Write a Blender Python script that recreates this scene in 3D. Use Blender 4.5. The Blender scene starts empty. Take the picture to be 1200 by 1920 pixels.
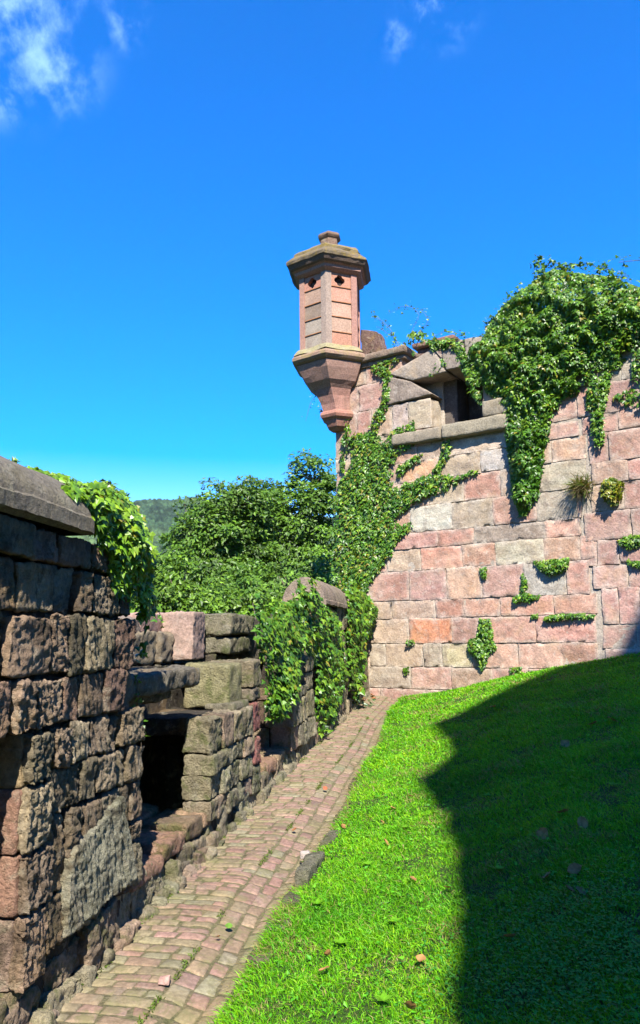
import bpy, math, random
import numpy as np
from mathutils import Vector, Matrix
from mathutils.geometry import tessellate_polygon
R = math.radians
rng = np.random.default_rng(7)
random.seed(7)
scene = bpy.context.scene
COL = scene.collection

# ------------------------------------------------------------------ camera, world, sun
EYE = np.array([0.0, 0.0, 1.9]); FPX = 1464.0; PITCH = math.atan(235 / FPX); ROLL = R(0.6)
cd = bpy.data.cameras.new("camera"); cam = bpy.data.objects.new("camera", cd); COL.objects.link(cam)
cd.sensor_width = 36; cd.sensor_fit = 'AUTO'; cd.lens = FPX / 1920 * 36; cd.clip_start = 0.05; cd.clip_end = 12000
cam.matrix_world = Matrix.Translation(EYE) @ Matrix.Rotation(math.pi / 2 + PITCH, 4, 'X') @ Matrix.Rotation(-ROLL, 4, 'Z')
scene.camera = cam

SUN_EL = R(46); SUN_AZ = R(5)      # sun stands behind the camera, a touch to the right
SDIR = Vector((math.sin(SUN_AZ) * math.cos(SUN_EL), -math.cos(SUN_AZ) * math.cos(SUN_EL), math.sin(SUN_EL)))
world = bpy.data.worlds.new("World"); scene.world = world; world.use_nodes = True
wn = world.node_tree.nodes; wl = world.node_tree.links
bg = wn['Background']
sky = wn.new('ShaderNodeTexSky'); sky.sky_type = 'NISHITA'; sky.sun_disc = False
sky.sun_elevation = SUN_EL; sky.sun_rotation = math.pi - SUN_AZ
sky.air_density = 1.0; sky.dust_density = 0.3; sky.ozone_density = 3.0
hs = wn.new('ShaderNodeHueSaturation'); hs.inputs['Saturation'].default_value = 1.85; hs.inputs['Value'].default_value = 1.22
hs.inputs['Hue'].default_value = 0.5
wl.new(sky.outputs[0], hs.inputs['Color'])
tint = wn.new('ShaderNodeMix'); tint.data_type = 'RGBA'; tint.blend_type = 'MULTIPLY'; tint.clamp_result = False; tint.inputs[0].default_value = 1; tint.inputs[7].default_value = (.7, .83, 1.12, 1); wl.new(hs.outputs[0], tint.inputs[6])
_tc = wn.new('ShaderNodeTexCoord'); _sp = wn.new('ShaderNodeSeparateXYZ'); wl.new(_tc.outputs['Generated'], _sp.inputs[0])
_mr = wn.new('ShaderNodeMapRange'); _mr.inputs[1].default_value = .12; _mr.inputs[2].default_value = .42; _mr.inputs[3].default_value = 1.3; _mr.inputs[4].default_value = 2.2
wl.new(_sp.outputs[2], _mr.inputs[0]); wl.new(_mr.outputs[0], hs.inputs['Saturation'])
# thin wisps of cloud, fixed to directions in the sky
geo = wn.new('ShaderNodeTexCoord')
def cloud_spot(d, rad):
    dp = wn.new('ShaderNodeVectorMath'); dp.operation = 'DISTANCE'
    dp.inputs[1].default_value = Vector(d).normalized()
    nrm = wn.new('ShaderNodeVectorMath'); nrm.operation = 'NORMALIZE'
    wl.new(geo.outputs['Generated'], nrm.inputs[0]); wl.new(nrm.outputs[0], dp.inputs[0])
    mr = wn.new('ShaderNodeMapRange'); mr.inputs[1].default_value = 0; mr.inputs[2].default_value = rad
    mr.inputs[3].default_value = 1; mr.inputs[4].default_value = 0; mr.interpolation_type = 'SMOOTHSTEP'
    wl.new(dp.outputs['Value'], mr.inputs[0]); return mr.outputs[0]
def sky_dir(px, py):
    x = (px - 600) / FPX; y = (960 - py) / FPX
    c, s = math.cos(ROLL), math.sin(ROLL); x, y = c * x + s * y, -s * x + c * y
    cp, sp = math.cos(PITCH), math.sin(PITCH)
    return np.array([x, cp - y * sp, sp + y * cp])
spots = [cloud_spot(sky_dir(20, 20), .13), cloud_spot(sky_dir(105, 140), .065), cloud_spot(sky_dir(0, 170), .05), cloud_spot(sky_dir(235, 40), .04),
         cloud_spot(sky_dir(815, 12), .065), cloud_spot(sky_dir(745, 70), .03)]
acc = spots[0]
for s_ in spots[1:]:
    m = wn.new('ShaderNodeMath'); m.operation = 'MAXIMUM'; wl.new(acc, m.inputs[0]); wl.new(s_, m.inputs[1]); acc = m.outputs[0]
cn = wn.new('ShaderNodeTexNoise'); cn.inputs['Scale'].default_value = 13; cn.inputs['Detail'].default_value = 9; cn.inputs['Roughness'].default_value = .6
cn.inputs['Distortion'].default_value = .1
mp = wn.new('ShaderNodeMapping'); mp.inputs['Location'].default_value = (3.1, 1.7, .4); mp.inputs['Rotation'].default_value = (0.3, .5, .2); mp.inputs['Scale'].default_value = (1.3, 1, 1.1)
wl.new(geo.outputs['Generated'], mp.inputs[0]); wl.new(mp.outputs[0], cn.inputs[0])
mm = wn.new('ShaderNodeMath'); mm.operation = 'MULTIPLY'; wl.new(acc, mm.inputs[0])
cr = wn.new('ShaderNodeMapRange'); cr.inputs[1].default_value = .44; cr.inputs[2].default_value = .74; wl.new(cn.outputs[0], cr.inputs[0])
cr.interpolation_type = 'SMOOTHSTEP'
wl.new(cr.outputs[0], mm.inputs[1])
mm2 = wn.new('ShaderNodeMath'); mm2.operation = 'MULTIPLY'; mm2.inputs[1].default_value = .5; wl.new(mm.outputs[0], mm2.inputs[0])
cmix = wn.new('ShaderNodeMix'); cmix.data_type = 'RGBA'; wl.new(mm2.outputs[0], cmix.inputs[0]); wl.new(tint.outputs[2], cmix.inputs[6])
cmix.inputs[7].default_value = (4.5, 7.0, 10, 1)
wl.new(cmix.outputs[2], bg.inputs[0]); bg.inputs[1].default_value = 0.09

sl = bpy.data.lights.new("sun", 'SUN'); sl.energy = 5.0; sl.angle = R(0.53); sl.color = (1, .955, .87)
so = bpy.data.objects.new("sun", sl); COL.objects.link(so); so.rotation_euler = SDIR.to_track_quat('Z', 'Y').to_euler(); so.location = (0, -20, 30)
vs = scene.view_settings; vs.view_transform = 'Standard'; vs.look = 'None'; vs.gamma = 1; vs.use_curve_mapping = False
vs.exposure = 1.58
K = 0.58      # albedo scale
scene.cycles.max_bounces = 6; scene.cycles.diffuse_bounces = 3; scene.cycles.transmission_bounces = 3; scene.cycles.transparent_max_bounces = 4

# ------------------------------------------------------------------ noise
_perm = np.random.default_rng(3).permutation(256); _perm = np.concatenate([_perm, _perm, _perm])
_g = np.random.default_rng(4).normal(size=(256, 3)); _g /= np.linalg.norm(_g, axis=1)[:, None]
def perlin(p):
    pi = np.floor(p).astype(int); f = p - pi; pi &= 255
    u = f * f * f * (f * (f * 6 - 15) + 10); out = 0
    for dx in (0, 1):
        wx = u[:, 0] if dx else 1 - u[:, 0]
        for dy in (0, 1):
            wy = u[:, 1] if dy else 1 - u[:, 1]
            for dz in (0, 1):
                wz = u[:, 2] if dz else 1 - u[:, 2]
                h = _perm[_perm[_perm[(pi[:, 0] + dx) & 255] + ((pi[:, 1] + dy) & 255)] + ((pi[:, 2] + dz) & 255)]
                out = out + wx * wy * wz * ((f - np.array([dx, dy, dz])) * _g[h]).sum(1)
    return out * 1.5
def fbm(p, o=3, lac=2.03, gain=.5):
    a = 1; r = 0; q = p
    for i in range(o):
        r = r + a * perlin(q + 17.3 * i); q = q * lac; a *= gain
    return r
def n2(x, y, s=1.0, o=3, z=0.0):
    x = np.atleast_1d(np.asarray(x, float)); y = np.atleast_1d(np.asarray(y, float)); x, y = np.broadcast_arrays(x, y)
    return fbm(np.stack([x.ravel() * s, y.ravel() * s, np.full(x.size, z)], 1), o).reshape(x.shape)

# ------------------------------------------------------------------ mesh collector
class Geo:
    def __init__(g): g.v = []; g.c = []; g.f = {3: [], 4: []}; g.n = 0
    def add(g, v, faces, col):
        v = np.asarray(v, float); faces = np.asarray(faces, int); k = faces.shape[1]
        g.v.append(v); g.f[k].append(faces + g.n)
        col = np.asarray(col, float); g.c.append(np.broadcast_to(col, (len(v), 3)) if col.ndim == 1 else col)
        g.n += len(v)
    def more(g, faces, base):
        faces = np.asarray(faces, int); g.f[faces.shape[1]].append(faces + base)
    def box(g, a, b, col, mapf=None):
        a = np.array(a, float); b = np.array(b, float)
        v = np.array([[a[0] if i & 1 == 0 else b[0], a[1] if i & 2 == 0 else b[1], a[2] if i & 4 == 0 else b[2]] for i in range(8)])
        if mapf: v = mapf(v)
        g.add(v, [[0, 2, 3, 1], [4, 5, 7, 6], [0, 1, 5, 4], [2, 6, 7, 3], [0, 4, 6, 2], [1, 3, 7, 5]], col)
    def build(g, name, mat, parent=None, smooth=False):
        me = bpy.data.meshes.new(name)
        v = np.concatenate(g.v); me.vertices.add(len(v)); me.vertices.foreach_set('co', v.ravel())
        idx = []; starts = []; k0 = 0
        for k in (3, 4):
            if g.f[k]:
                F = np.concatenate(g.f[k]); idx.append(F.ravel()); starts.append(k0 + np.arange(len(F)) * k); k0 += F.size
        idx = np.concatenate(idx); starts = np.concatenate(starts)
        me.loops.add(len(idx)); me.loops.foreach_set('vertex_index', idx.astype(np.int32))
        me.polygons.add(len(starts)); me.polygons.foreach_set('loop_start', starts.astype(np.int32))
        if smooth: me.polygons.foreach_set('use_smooth', np.ones(len(starts), bool))
        else: me.polygons.foreach_set('use_smooth', np.zeros(len(starts), bool))
        me.update(calc_edges=True); me.validate()
        at = me.color_attributes.new('Col', 'FLOAT_COLOR', 'POINT')
        c = np.ones((len(v), 4)); c[:, :3] = np.concatenate(g.c) * K; at.data.foreach_set('color', c.ravel())
        me.materials.append(mat)
        o = bpy.data.objects.new(name, me); COL.objects.link(o)
        if parent: o.parent = parent; o.matrix_parent_inverse = parent.matrix_world.inverted()
        return o
def empty(name, loc, label, cat, group=None):
    o = bpy.data.objects.new(name, None); COL.objects.link(o); o.location = loc; o.empty_display_size = .2
    o.matrix_world = Matrix.Translation(Vector(loc))
    tag(o, label, cat, group); return o
def tag(o, label=None, cat=None, group=None, kind=None):
    if label: o['label'] = label
    if cat: o['category'] = cat
    if group: o['group'] = group
    if kind: o['kind'] = kind
    return o

# ------------------------------------------------------------------ materials
def newmat(name):
    m = bpy.data.materials.new(name); m.use_nodes = True; return m, m.node_tree.nodes, m.node_tree.links
def math_node(n, l, op, a, b=None):
    m = n.new('ShaderNodeMath'); m.operation = op
    for i, x in enumerate((a, b)):
        if x is None: continue
        if isinstance(x, (int, float)): m.inputs[i].default_value = x
        else: l.new(x, m.inputs[i])
    return m.outputs[0]
def mixc(n, l, fac, a, b, mode='MIX'):
    m = n.new('ShaderNodeMix'); m.data_type = 'RGBA'; m.blend_type = mode; m.clamp_result = False
    for s, x in ((0, fac), (6, a), (7, b)):
        if isinstance(x, (int, float)): m.inputs[s].default_value = x
        elif isinstance(x, tuple): m.inputs[s].default_value = x + (1,) if len(x) == 3 else x
        else: l.new(x, m.inputs[s])
    return m.outputs[2]
def noise(n, l, scale, detail=6, rough=.6, vec=None, dist=0):
    t = n.new('ShaderNodeTexNoise'); t.inputs['Scale'].default_value = scale; t.inputs['Detail'].default_value = detail
    t.inputs['Roughness'].default_value = rough; t.inputs['Distortion'].default_value = dist
    if vec is not None: l.new(vec, t.inputs['Vector'])
    return t.outputs['Fac']
def ramp(n, l, fac, a, b, lo=0, hi=1):
    m = n.new('ShaderNodeMapRange'); m.inputs[1].default_value = a; m.inputs[2].default_value = b
    m.inputs[3].default_value = lo; m.inputs[4].default_value = hi; m.interpolation_type = 'SMOOTHSTEP'; l.new(fac, m.inputs[0]); return m.outputs[0]
def stone_mat(name, K=K, dark=.35, darkcol=(.06, .05, .04), lichen=.3, lichcol=(.42, .40, .33), moss=0.0, mosscol=(.12, .15, .03),
              bump=.35, fine=60, ochre=.25, rough=.92, streak=0.0, bdist=.02, cream=0):
    darkcol, lichcol, mosscol = [tuple(K * q for q in x) for x in (darkcol, lichcol, mosscol)]
    m, n, l = newmat(name); b = n['Principled BSDF']
    tc = n.new('ShaderNodeTexCoord'); P = tc.outputs['Object']
    at = n.new('ShaderNodeAttribute'); at.attribute_name = 'Col'
    base = at.outputs['Color']
    n1 = noise(n, l, 2.3, 8, .65, P, .5); n2_ = noise(n, l, 7.5, 8, .7, P, .3); n3 = noise(n, l, 34, 6, .7, P)
    mott = ramp(n, l, n3, .3, .7, .72, 1.28)
    mu = n.new('ShaderNodeCombineColor'); [l.new(mott, mu.inputs[i]) for i in range(3)]
    c = mixc(n, l, 1.0, base, mu.outputs[0], 'MULTIPLY')
    if cream: c = mixc(n, l, math_node(n, l, 'MULTIPLY', ramp(n, l, noise(n, l, .9, 7, .7, P, .8), .42, .62), cream), c, tuple(K * q for q in (.62, .50, .36)))
    c = mixc(n, l, math_node(n, l, 'MULTIPLY', ramp(n, l, n1, .52, .68), ochre), c, (.42 * K, .27 * K, .12 * K))
    c = mixc(n, l, math_node(n, l, 'MULTIPLY', ramp(n, l, noise(n, l, 3.7, 9, .7, P, 1.0), .5, .66), dark), c, darkcol)
    c = mixc(n, l, math_node(n, l, 'MULTIPLY', ramp(n, l, n2_, .53, .66), lichen), c, lichcol)
    if streak:
        mp_ = n.new('ShaderNodeMapping'); mp_.inputs['Scale'].default_value = (3.5, 3.5, .35); l.new(P, mp_.inputs[0])
        c = mixc(n, l, math_node(n, l, 'MULTIPLY', ramp(n, l, noise(n, l, 1.6, 7, .65, mp_.outputs[0]), .55, .72), streak), c, darkcol)
    if moss:
        c = mixc(n, l, math_node(n, l, 'MULTIPLY', ramp(n, l, noise(n, l, 5.2, 8, .75, P, .6), .47, .62), moss), c, mosscol)
    l.new(c, b.inputs['Base Color']); b.inputs['Roughness'].default_value = rough
    b.inputs['Specular IOR Level'].default_value = .2
    bp = n.new('ShaderNodeBump'); bp.inputs['Strength'].default_value = bump; bp.inputs['Distance'].default_value = bdist
    h = math_node(n, l, 'ADD', noise(n, l, fine, 8, .75, P), math_node(n, l, 'MULTIPLY', noise(n, l, fine * .25, 6, .6, P), 1.5))
    l.new(h, bp.inputs['Height']); l.new(bp.outputs[0], b.inputs['Normal'])
    return m
M_WALL = stone_mat('sandstone_ashlar', cream=.22, K=.8, dark=.45, darkcol=(.20, .15, .12), lichen=.35, lichcol=(.52, .45, .37), ochre=.25, bump=.5, fine=14, streak=.5, bdist=.035)
M_MORTAR = stone_mat('lime_mortar', K=.85, dark=.3, darkcol=(.2, .17, .14), lichen=.2, ochre=.1, bump=.5, fine=30)
M_ROUGH = stone_mat('weathered_rubble', dark=.8, darkcol=(.05, .036, .024), lichen=.5, lichcol=(.60, .51, .36), moss=.15, bump=1.0, fine=60, ochre=.55, bdist=.03)
M_ROUGHMOSS = stone_mat('mossy_rubble', dark=.4, darkcol=(.035, .03, .02), lichen=.25, moss=.65, mosscol=(.11, .14, .025), bump=1.0, fine=60, ochre=.2, bdist=.03)
M_COPE = stone_mat('coping_stone', dark=.6, darkcol=(.09, .075, .055), lichen=.5, lichcol=(.40, .37, .27), ochre=.3, moss=.2, mosscol=(.30, .25, .10), bump=.9, fine=48, bdist=.02)
M_SILL = stone_mat('grey_sandstone', dark=.4, darkcol=(.13, .11, .085), lichen=.3, ochre=.2, bump=.5, fine=30, streak=.2)
M_TURRET = stone_mat('turret_sandstone', dark=.12, darkcol=(.22, .13, .09), lichen=.15, lichcol=(.5, .42, .34), ochre=.15, bump=.25, fine=26, streak=.45)
M_ROOFST = stone_mat('turret_roof_stone', dark=.5, darkcol=(.05, .04, .03), lichen=.1, moss=.55, mosscol=(.33, .22, .02), bump=.4, fine=26, ochre=.3)
M_PAVE = stone_mat('sandstone_setts', dark=.45, darkcol=(.13, .10, .07), lichen=.15, moss=.7, mosscol=(.20, .185, .08), bump=.4, fine=55, ochre=.2, bdist=.008)
M_SOIL = stone_mat('soil', dark=.4, darkcol=(.03, .02, .012), lichen=.1, moss=.4, mosscol=(.08, .12, .02), bump=.8, fine=60, ochre=.2)
def leaf_mat(name, trans=.3, rough=.45, spec=.35, var=.25):
    m, n, l = newmat(name); b = n['Principled BSDF']
    at = n.new('ShaderNodeAttribute'); at.attribute_name = 'Col'
    tc = n.new('ShaderNodeTexCoord')
    v = ramp(n, l, noise(n, l, 30, 3, .5, tc.outputs['Object']), .3, .7, 1 - var, 1 + var)
    mu = n.new('ShaderNodeCombineColor'); [l.new(v, mu.inputs[i]) for i in range(3)]
    c = mixc(n, l, 1.0, at.outputs['Color'], mu.outputs[0], 'MULTIPLY')
    l.new(c, b.inputs['Base Color']); b.inputs['Roughness'].default_value = rough; b.inputs['Specular IOR Level'].default_value = spec
    tr = n.new('ShaderNodeBsdfTranslucent')
    c2 = mixc(n, l, 1.0, c, (1.5, 1.35, .5), 'MULTIPLY'); l.new(c2, tr.inputs[0])
    mx = n.new('ShaderNodeMixShader'); mx.inputs[0].default_value = trans
    l.new(b.outputs[0], mx.inputs[1]); l.new(tr.outputs[0], mx.inputs[2]); l.new(mx.outputs[0], n['Material Output'].inputs[0])
    return m
M_IVY = leaf_mat('ivy_leaf', .22, .4, .4)
M_LEAF = leaf_mat('tree_leaf', .3, .45, .35)
M_GRASS = leaf_mat('grass_blade', .35, .5, .25, .15)
M_DEAD = leaf_mat('dry_leaf', .15, .7, .1)
def bark_mat():
    m, n, l = newmat('bark'); b = n['Principled BSDF']; tc = n.new('ShaderNodeTexCoord')
    mp_ = n.new('ShaderNodeMapping'); mp_.inputs['Scale'].default_value = (6, 6, 1.2); l.new(tc.outputs['Object'], mp_.inputs[0])
    f = noise(n, l, 3, 8, .7, mp_.outputs[0]); l.new(mixc(n, l, f, (.05, .035, .022), (.2, .16, .11)), b.inputs['Base Color']); b.inputs['Roughness'].default_value = .9
    bp = n.new('ShaderNodeBump'); bp.inputs['Strength'].default_value = .8; l.new(f, bp.inputs['Height']); l.new(bp.outputs[0], b.inputs['Normal']); return m
M_BARK = bark_mat()

# ------------------------------------------------------------------ ground laws and wall lines
def path_z(y): return 0.7 * np.clip((np.asarray(y, float) - 3) / 13, -0.15, 1.05)
LY = np.array([-8, 0, 2.5, 4.21, 4.86, 5.65, 6.63, 7.27, 8.15, 9.56, 11.0, 13.81, 16.42, 19])
LX = np.array([-2.9, -1.95, -1.62, -1.36, -1.235, -1.11, -.96, -.83, -.65, -.38, -.11, .42, .95, 1.5])
RY = np.array([-8, 0, 3, 4.21, 4.91, 5.72, 6.47, 7.83, 9.39, 10.96, 13.76, 16.19, 17])
RX = np.array([-2.0, -1.1, -.68, -.48, -.34, -.21, -.03, .23, .46, .78, 1.15, 1.69, 1.85])
def left_x(y): return np.interp(y, LY, LX)
def right_x(y): return np.interp(y, RY, RX)
def lawn_z(x, y):
    x = np.asarray(x, float); y = np.asarray(y, float)
    d = np.maximum(x - right_x(y), 0)
    rise = 0.235 * d * np.minimum(1, .55 + d * .25) * (1 - .04 * np.maximum(d - 4, 0).clip(0, 5))
    return path_z(y) + .03 + rise + .02 * n2(x, y, .8, 2)
PL = np.array([(-1.62, 2.5), (-1.36, 4.21), (-1.11, 5.65), (-.83, 7.27), (-.38, 9.56), (-.11, 11), (.42, 13.8), (.95, 16.4), (1.5, 19)])
PL0 = PL.copy(); dd = PL[0] - PL[1]; PLx = np.vstack([PL[0] + dd / np.linalg.norm(dd) * 4, PL])
_seg = np.linalg.norm(np.diff(PLx, axis=0), axis=1); PS = np.concatenate([[0], np.cumsum(_seg)]) - 4
_t = np.diff(PLx, axis=0) / _seg[:, None]; _tm = (PS[:-1] + PS[1:]) / 2
def pmap(v):
    """parapet coordinates (along, depth away from the path, height) to the world"""
    s, o, z = v[:, 0], v[:, 1], v[:, 2]
    x = np.interp(s, PS, PLx[:, 0]); y = np.interp(s, PS, PLx[:, 1])
    tx = np.interp(s, _tm, _t[:, 0]); ty = np.interp(s, _tm, _t[:, 1]); L = np.hypot(tx, ty); tx /= L; ty /= L
    return np.stack([x - ty * o, y + tx * o, z], 1)
def foot(s): return float(path_z(np.interp(s, PS, PLx[:, 1])))
WA = np.array([.95, 16.42]); WW = np.array([math.cos(R(35)), -math.sin(R(35))]); WN = np.array([-WW[1], WW[0]])
def wmap(v):
    """tower wall coordinates (along, depth into the wall, height) to the world"""
    xy = WA + v[:, :1] * WW + v[:, 1:2] * WN
    return np.column_stack([xy, v[:, 2]])
def on_wall(px, py, off=0):          # where a sight line meets the wall plane
    d = sky_dir(px, py); a = WA + WN * off
    k, t = np.linalg.solve(np.array([[WW[0], -d[0]], [WW[1], -d[1]]]), EYE[:2] - a); return k, EYE[2] + t * d[2]
def on_parapet(px, py, off=0):
    d = sky_dir(px, py); best = None
    for i in range(len(PLx) - 1):
        a = PLx[i]; w = _t[i]; nn = np.array([-w[1], w[0]])
        k, t = np.linalg.solve(np.array([[w[0], -d[0]], [w[1], -d[1]]]), EYE[:2] - (a + nn * off))
        if -.02 <= k <= _seg[i] + .02 and t > 0: best = (PS[i] + k, EYE[2] + t * d[2])
    return best

# ------------------------------------------------------------------ stones
def lines(L, res, r):
    n = max(1, int(round((L - 2 * r) / res))); inner = np.linspace(r, L - r, n + 1)
    return np.concatenate([[0, r * .35], inner, [L - r * .35, L]]) / L
def rock(g, lo, hi, mapf, col, res=.05, rnd=.02, amp=.01, rough=0.0, seed=None, jit=.01, corners=None, omit='', style='fbm', colvar=.08, front=False, smear=None):
    """one worked stone: a rounded block, split and weathered by noise. lo/hi in wall coordinates (along, depth, height)"""
    lo = np.array(lo, float); hi = np.array(hi, float); L = np.maximum(hi - lo, .01)
    if seed is None: seed = rng.random() * 200
    rnd = min(rnd, L.min() * .35)
    jt = rng.uniform(-jit, jit, (2, 2, 2, 3))
    if corners is None:
        C = np.array([[[[lo[0] if a == 0 else hi[0], lo[1] if b == 0 else hi[1], lo[2] if c == 0 else hi[2]] for c in (0, 1)] for b in (0, 1)] for a in (0, 1)])
    else: C = np.array(corners, float).reshape(2, 2, 2, 3)
    C = C + jt
    T = [lines(L[i], res, rnd) for i in range(3)]
    for name, ax, side in (('s0', 0, 0), ('s1', 0, 1), ('o0', 1, 0), ('o1', 1, 1), ('z0', 2, 0), ('z1', 2, 1)):
        if name in omit.split(): continue
        u, w = [i for i in range(3) if i != ax]
        A, B = np.meshgrid(T[u], T[w], indexing='ij'); p = np.zeros(A.shape + (3,)); p[..., u] = A; p[..., w] = B; p[..., ax] = side
        na, nb = A.shape; p = p.reshape(-1, 3)
        q = p * L; inn = np.clip(q, rnd, L - rnd); dv = q - inn; ln = np.linalg.norm(dv, axis=1, keepdims=True); nrm = dv / np.maximum(ln, 1e-9)
        q = inn + nrm * rnd
        x = (q / L)
        P = 0
        for a in (0, 1):
            for b in (0, 1):
                for c in (0, 1):
                    P = P + ((x[:, 0] if a else 1 - x[:, 0]) * (x[:, 1] if b else 1 - x[:, 1]) * (x[:, 2] if c else 1 - x[:, 2]))[:, None] * C[a, b, c]
        h = amp * fbm(P * 5 + seed, 3)
        if rough:
            if style == 'chisel':
                Q = P * np.array([42, 42, 17]) + seed; Q[:, 0] += P[:, 2] * 12
                h = h + rough * (.9 * perlin(Q) + .8 * fbm(P * 55 + seed, 2) - 1.0 * np.abs(perlin(P * 17 + seed)) - .8 * np.abs(perlin(P * 34 + seed + 3)))
            elif style == 'furrow':
                Q = P * np.array([36, 36, 5]) + seed; Q[:, 0] += P[:, 2] * 14
                h = h + rough * (perlin(Q) * 1.1 + .5 * fbm(P * 30 + seed, 2))
            else:
                h = h + rough * (1.1 * fbm(P * 26 + seed, 3) - .9 * np.abs(perlin(P * 9 + seed)))
        if front: h = h * (1 if name == 'o0' else .4)
        P = P + nrm * h[:, None]
        idx = np.arange(na * nb).reshape(na, nb); F = np.stack([idx[:-1, :-1], idx[1:, :-1], idx[1:, 1:], idx[:-1, 1:]], -1).reshape(-1, 4)
        flip = (side == 0) ^ (ax == 1)
        if flip: F = F[:, ::-1]
        cc = np.array(col)[None] * (1 + colvar * fbm(P * 6 + seed + 9, 2)[:, None] * 2)
        if smear is not None:      # mortar smeared over the arrises
            e_ = np.minimum(np.minimum(q[:, 0], L[0] - q[:, 0]), np.minimum(q[:, 2], L[2] - q[:, 2]))
            w_ = np.clip(1.2 - e_ / .045 + 1.6 * fbm(P * 4 + 50, 2), 0, 1)[:, None] * .55
            cc = cc * (1 - w_) + np.array(smear)[None] * w_
            cc = cc * (1 + .22 * fbm(P * np.array([3, 3, 9]) + seed, 3)[:, None] * np.array([.7, 1, 1.2])[None])
        g.add(mapf(P), F, np.clip(cc, .005, 1))
def pick(pal, v=.10):
    c = np.array(pal[rng.integers(len(pal))]) * (1.17 if len(pal) in (8, 4, 3) else 1.0); return c * (1 + rng.normal() * v) * (1 + rng.normal(size=3) * .02)
PINK = [(.47, .25, .18), (.44, .235, .18), (.50, .275, .195), (.42, .24, .19), (.42, .28, .195), (.44, .325, .225), (.38, .215, .17), (.48, .29, .20)]
MAUVE = [(.41, .215, .175), (.43, .24, .195), (.38, .215, .175), (.45, .27, .21)]
TAN = [(.43, .34, .235), (.38, .31, .23), (.47, .39, .28)]
RUB = [(.36, .26, .165), (.40, .28, .185), (.31, .23, .15), (.44, .35, .22), (.38, .235, .165), (.29, .23, .15)]
RUBG = [(.35, .31, .20), (.40, .33, .21), (.32, .275, .18), (.41, .29, .20)]

# ------------------------------------------------------------------ terrain far off: valley and wooded hill
g = Geo()
az = np.radians(np.concatenate([np.linspace(-180, -32, 40), np.linspace(-30, 4, 330), np.linspace(6, 178, 46)]))
rr = np.concatenate([[14, 40, 90, 160, 240, 320], np.linspace(360, 1500, 330), [1650, 1800, 1950]])
A, Q = np.meshgrid(az, rr, indexing='ij'); X = np.sin(A) * Q; Y = np.cos(A) * Q
Ad = np.degrees(A)
crest = 190 + 13 * np.exp(-((Ad + 11.5) / 5) ** 2) + 9 * np.exp(-((Ad + 7) / 2.5) ** 2) - 16 * np.clip((Ad + 6) / 8, 0, 1) + 6 * n2(Ad, Ad * 0, .22, 2)
t = np.clip((Q - 330) / 850, 0, 1); prof = t * t * (3 - 2 * t)
Z = -14 - 30 * np.clip((Q - 30) / 200, 0, 1) + (crest + 44) * prof * np.where(np.abs(Ad) < 90, 1, .8)
Z += np.where(Q > 300, 22 * n2(X, Y, .0035, 3) * np.sin(np.pi * t) , 0)
mask = ((Ad > -30.5) & (Ad < 4.5) & (Q > 330) & (Q < 1500))
cr_ = n2(X[mask], Y[mask], .085, 2, 4.0); c2_ = n2(X[mask], Y[mask], .20, 1, 9.0)
bump_ = np.abs(cr_) * -14 + c2_ * 5
Z[mask] += bump_
col = np.zeros(X.shape + (3,)); col[:] = (.055, .105, .045)
big = n2(X, Y, .006, 3, 2.0)[..., None]; sm = n2(X, Y, .05, 2, 5.0)[..., None]
col = col * (1 + .5 * big + .5 * sm) + np.clip(big, 0, 1) * np.array([.07, .07, .0])
V = np.stack([X, Y, Z], -1); na, nr = X.shape
idx = np.arange(na * nr).reshape(na, nr); i2 = np.vstack([idx, idx[:1]])
F = np.stack([i2[:-1, :-1], i2[1:, :-1], i2[1:, 1:], i2[:-1, 1:]], -1).reshape(-1, 4)[:, ::-1]
g.add(V.reshape(-1, 3), F, np.clip(col.reshape(-1, 3), .01, .3))
mh, n_, l_ = newmat('wooded_hill'); b_ = n_['Principled BSDF']; at_ = n_.new('ShaderNodeAttribute'); at_.attribute_name = 'Col'
tc_ = n_.new('ShaderNodeTexCoord'); vr = n_.new('ShaderNodeTexVoronoi'); vr.inputs['Scale'].default_value = .12; l_.new(tc_.outputs['Object'], vr.inputs['Vector'])
cc_ = mixc(n_, l_, .8, at_.outputs['Color'], ramp(n_, l_, vr.outputs['Distance'], 0, .9, 1.5, .45), 'MULTIPLY'); l_.new(cc_, b_.inputs['Base Color']); b_.inputs['Roughness'].default_value = .9
b_.inputs['Specular IOR Level'].default_value = .1
bp_ = n_.new('ShaderNodeBump'); bp_.inputs['Distance'].default_value = 3; bp_.inputs['Strength'].default_value = .8; l_.new(noise(n_, l_, .25, 5, .7, tc_.outputs['Object']), bp_.inputs['Height']); l_.new(bp_.outputs[0], b_.inputs['Normal'])
tag(g.build('hills', mh, smooth=True), kind='structure')
# castle mound under everything
g = Geo(); g.add([(-30, -30, -13), (40, -30, -13), (40, 45, -13), (-30, 45, -13)], [[0, 1, 2, 3]], (.06, .09, .03))
tag(g.build('ground', M_SOIL), kind='structure')

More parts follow.
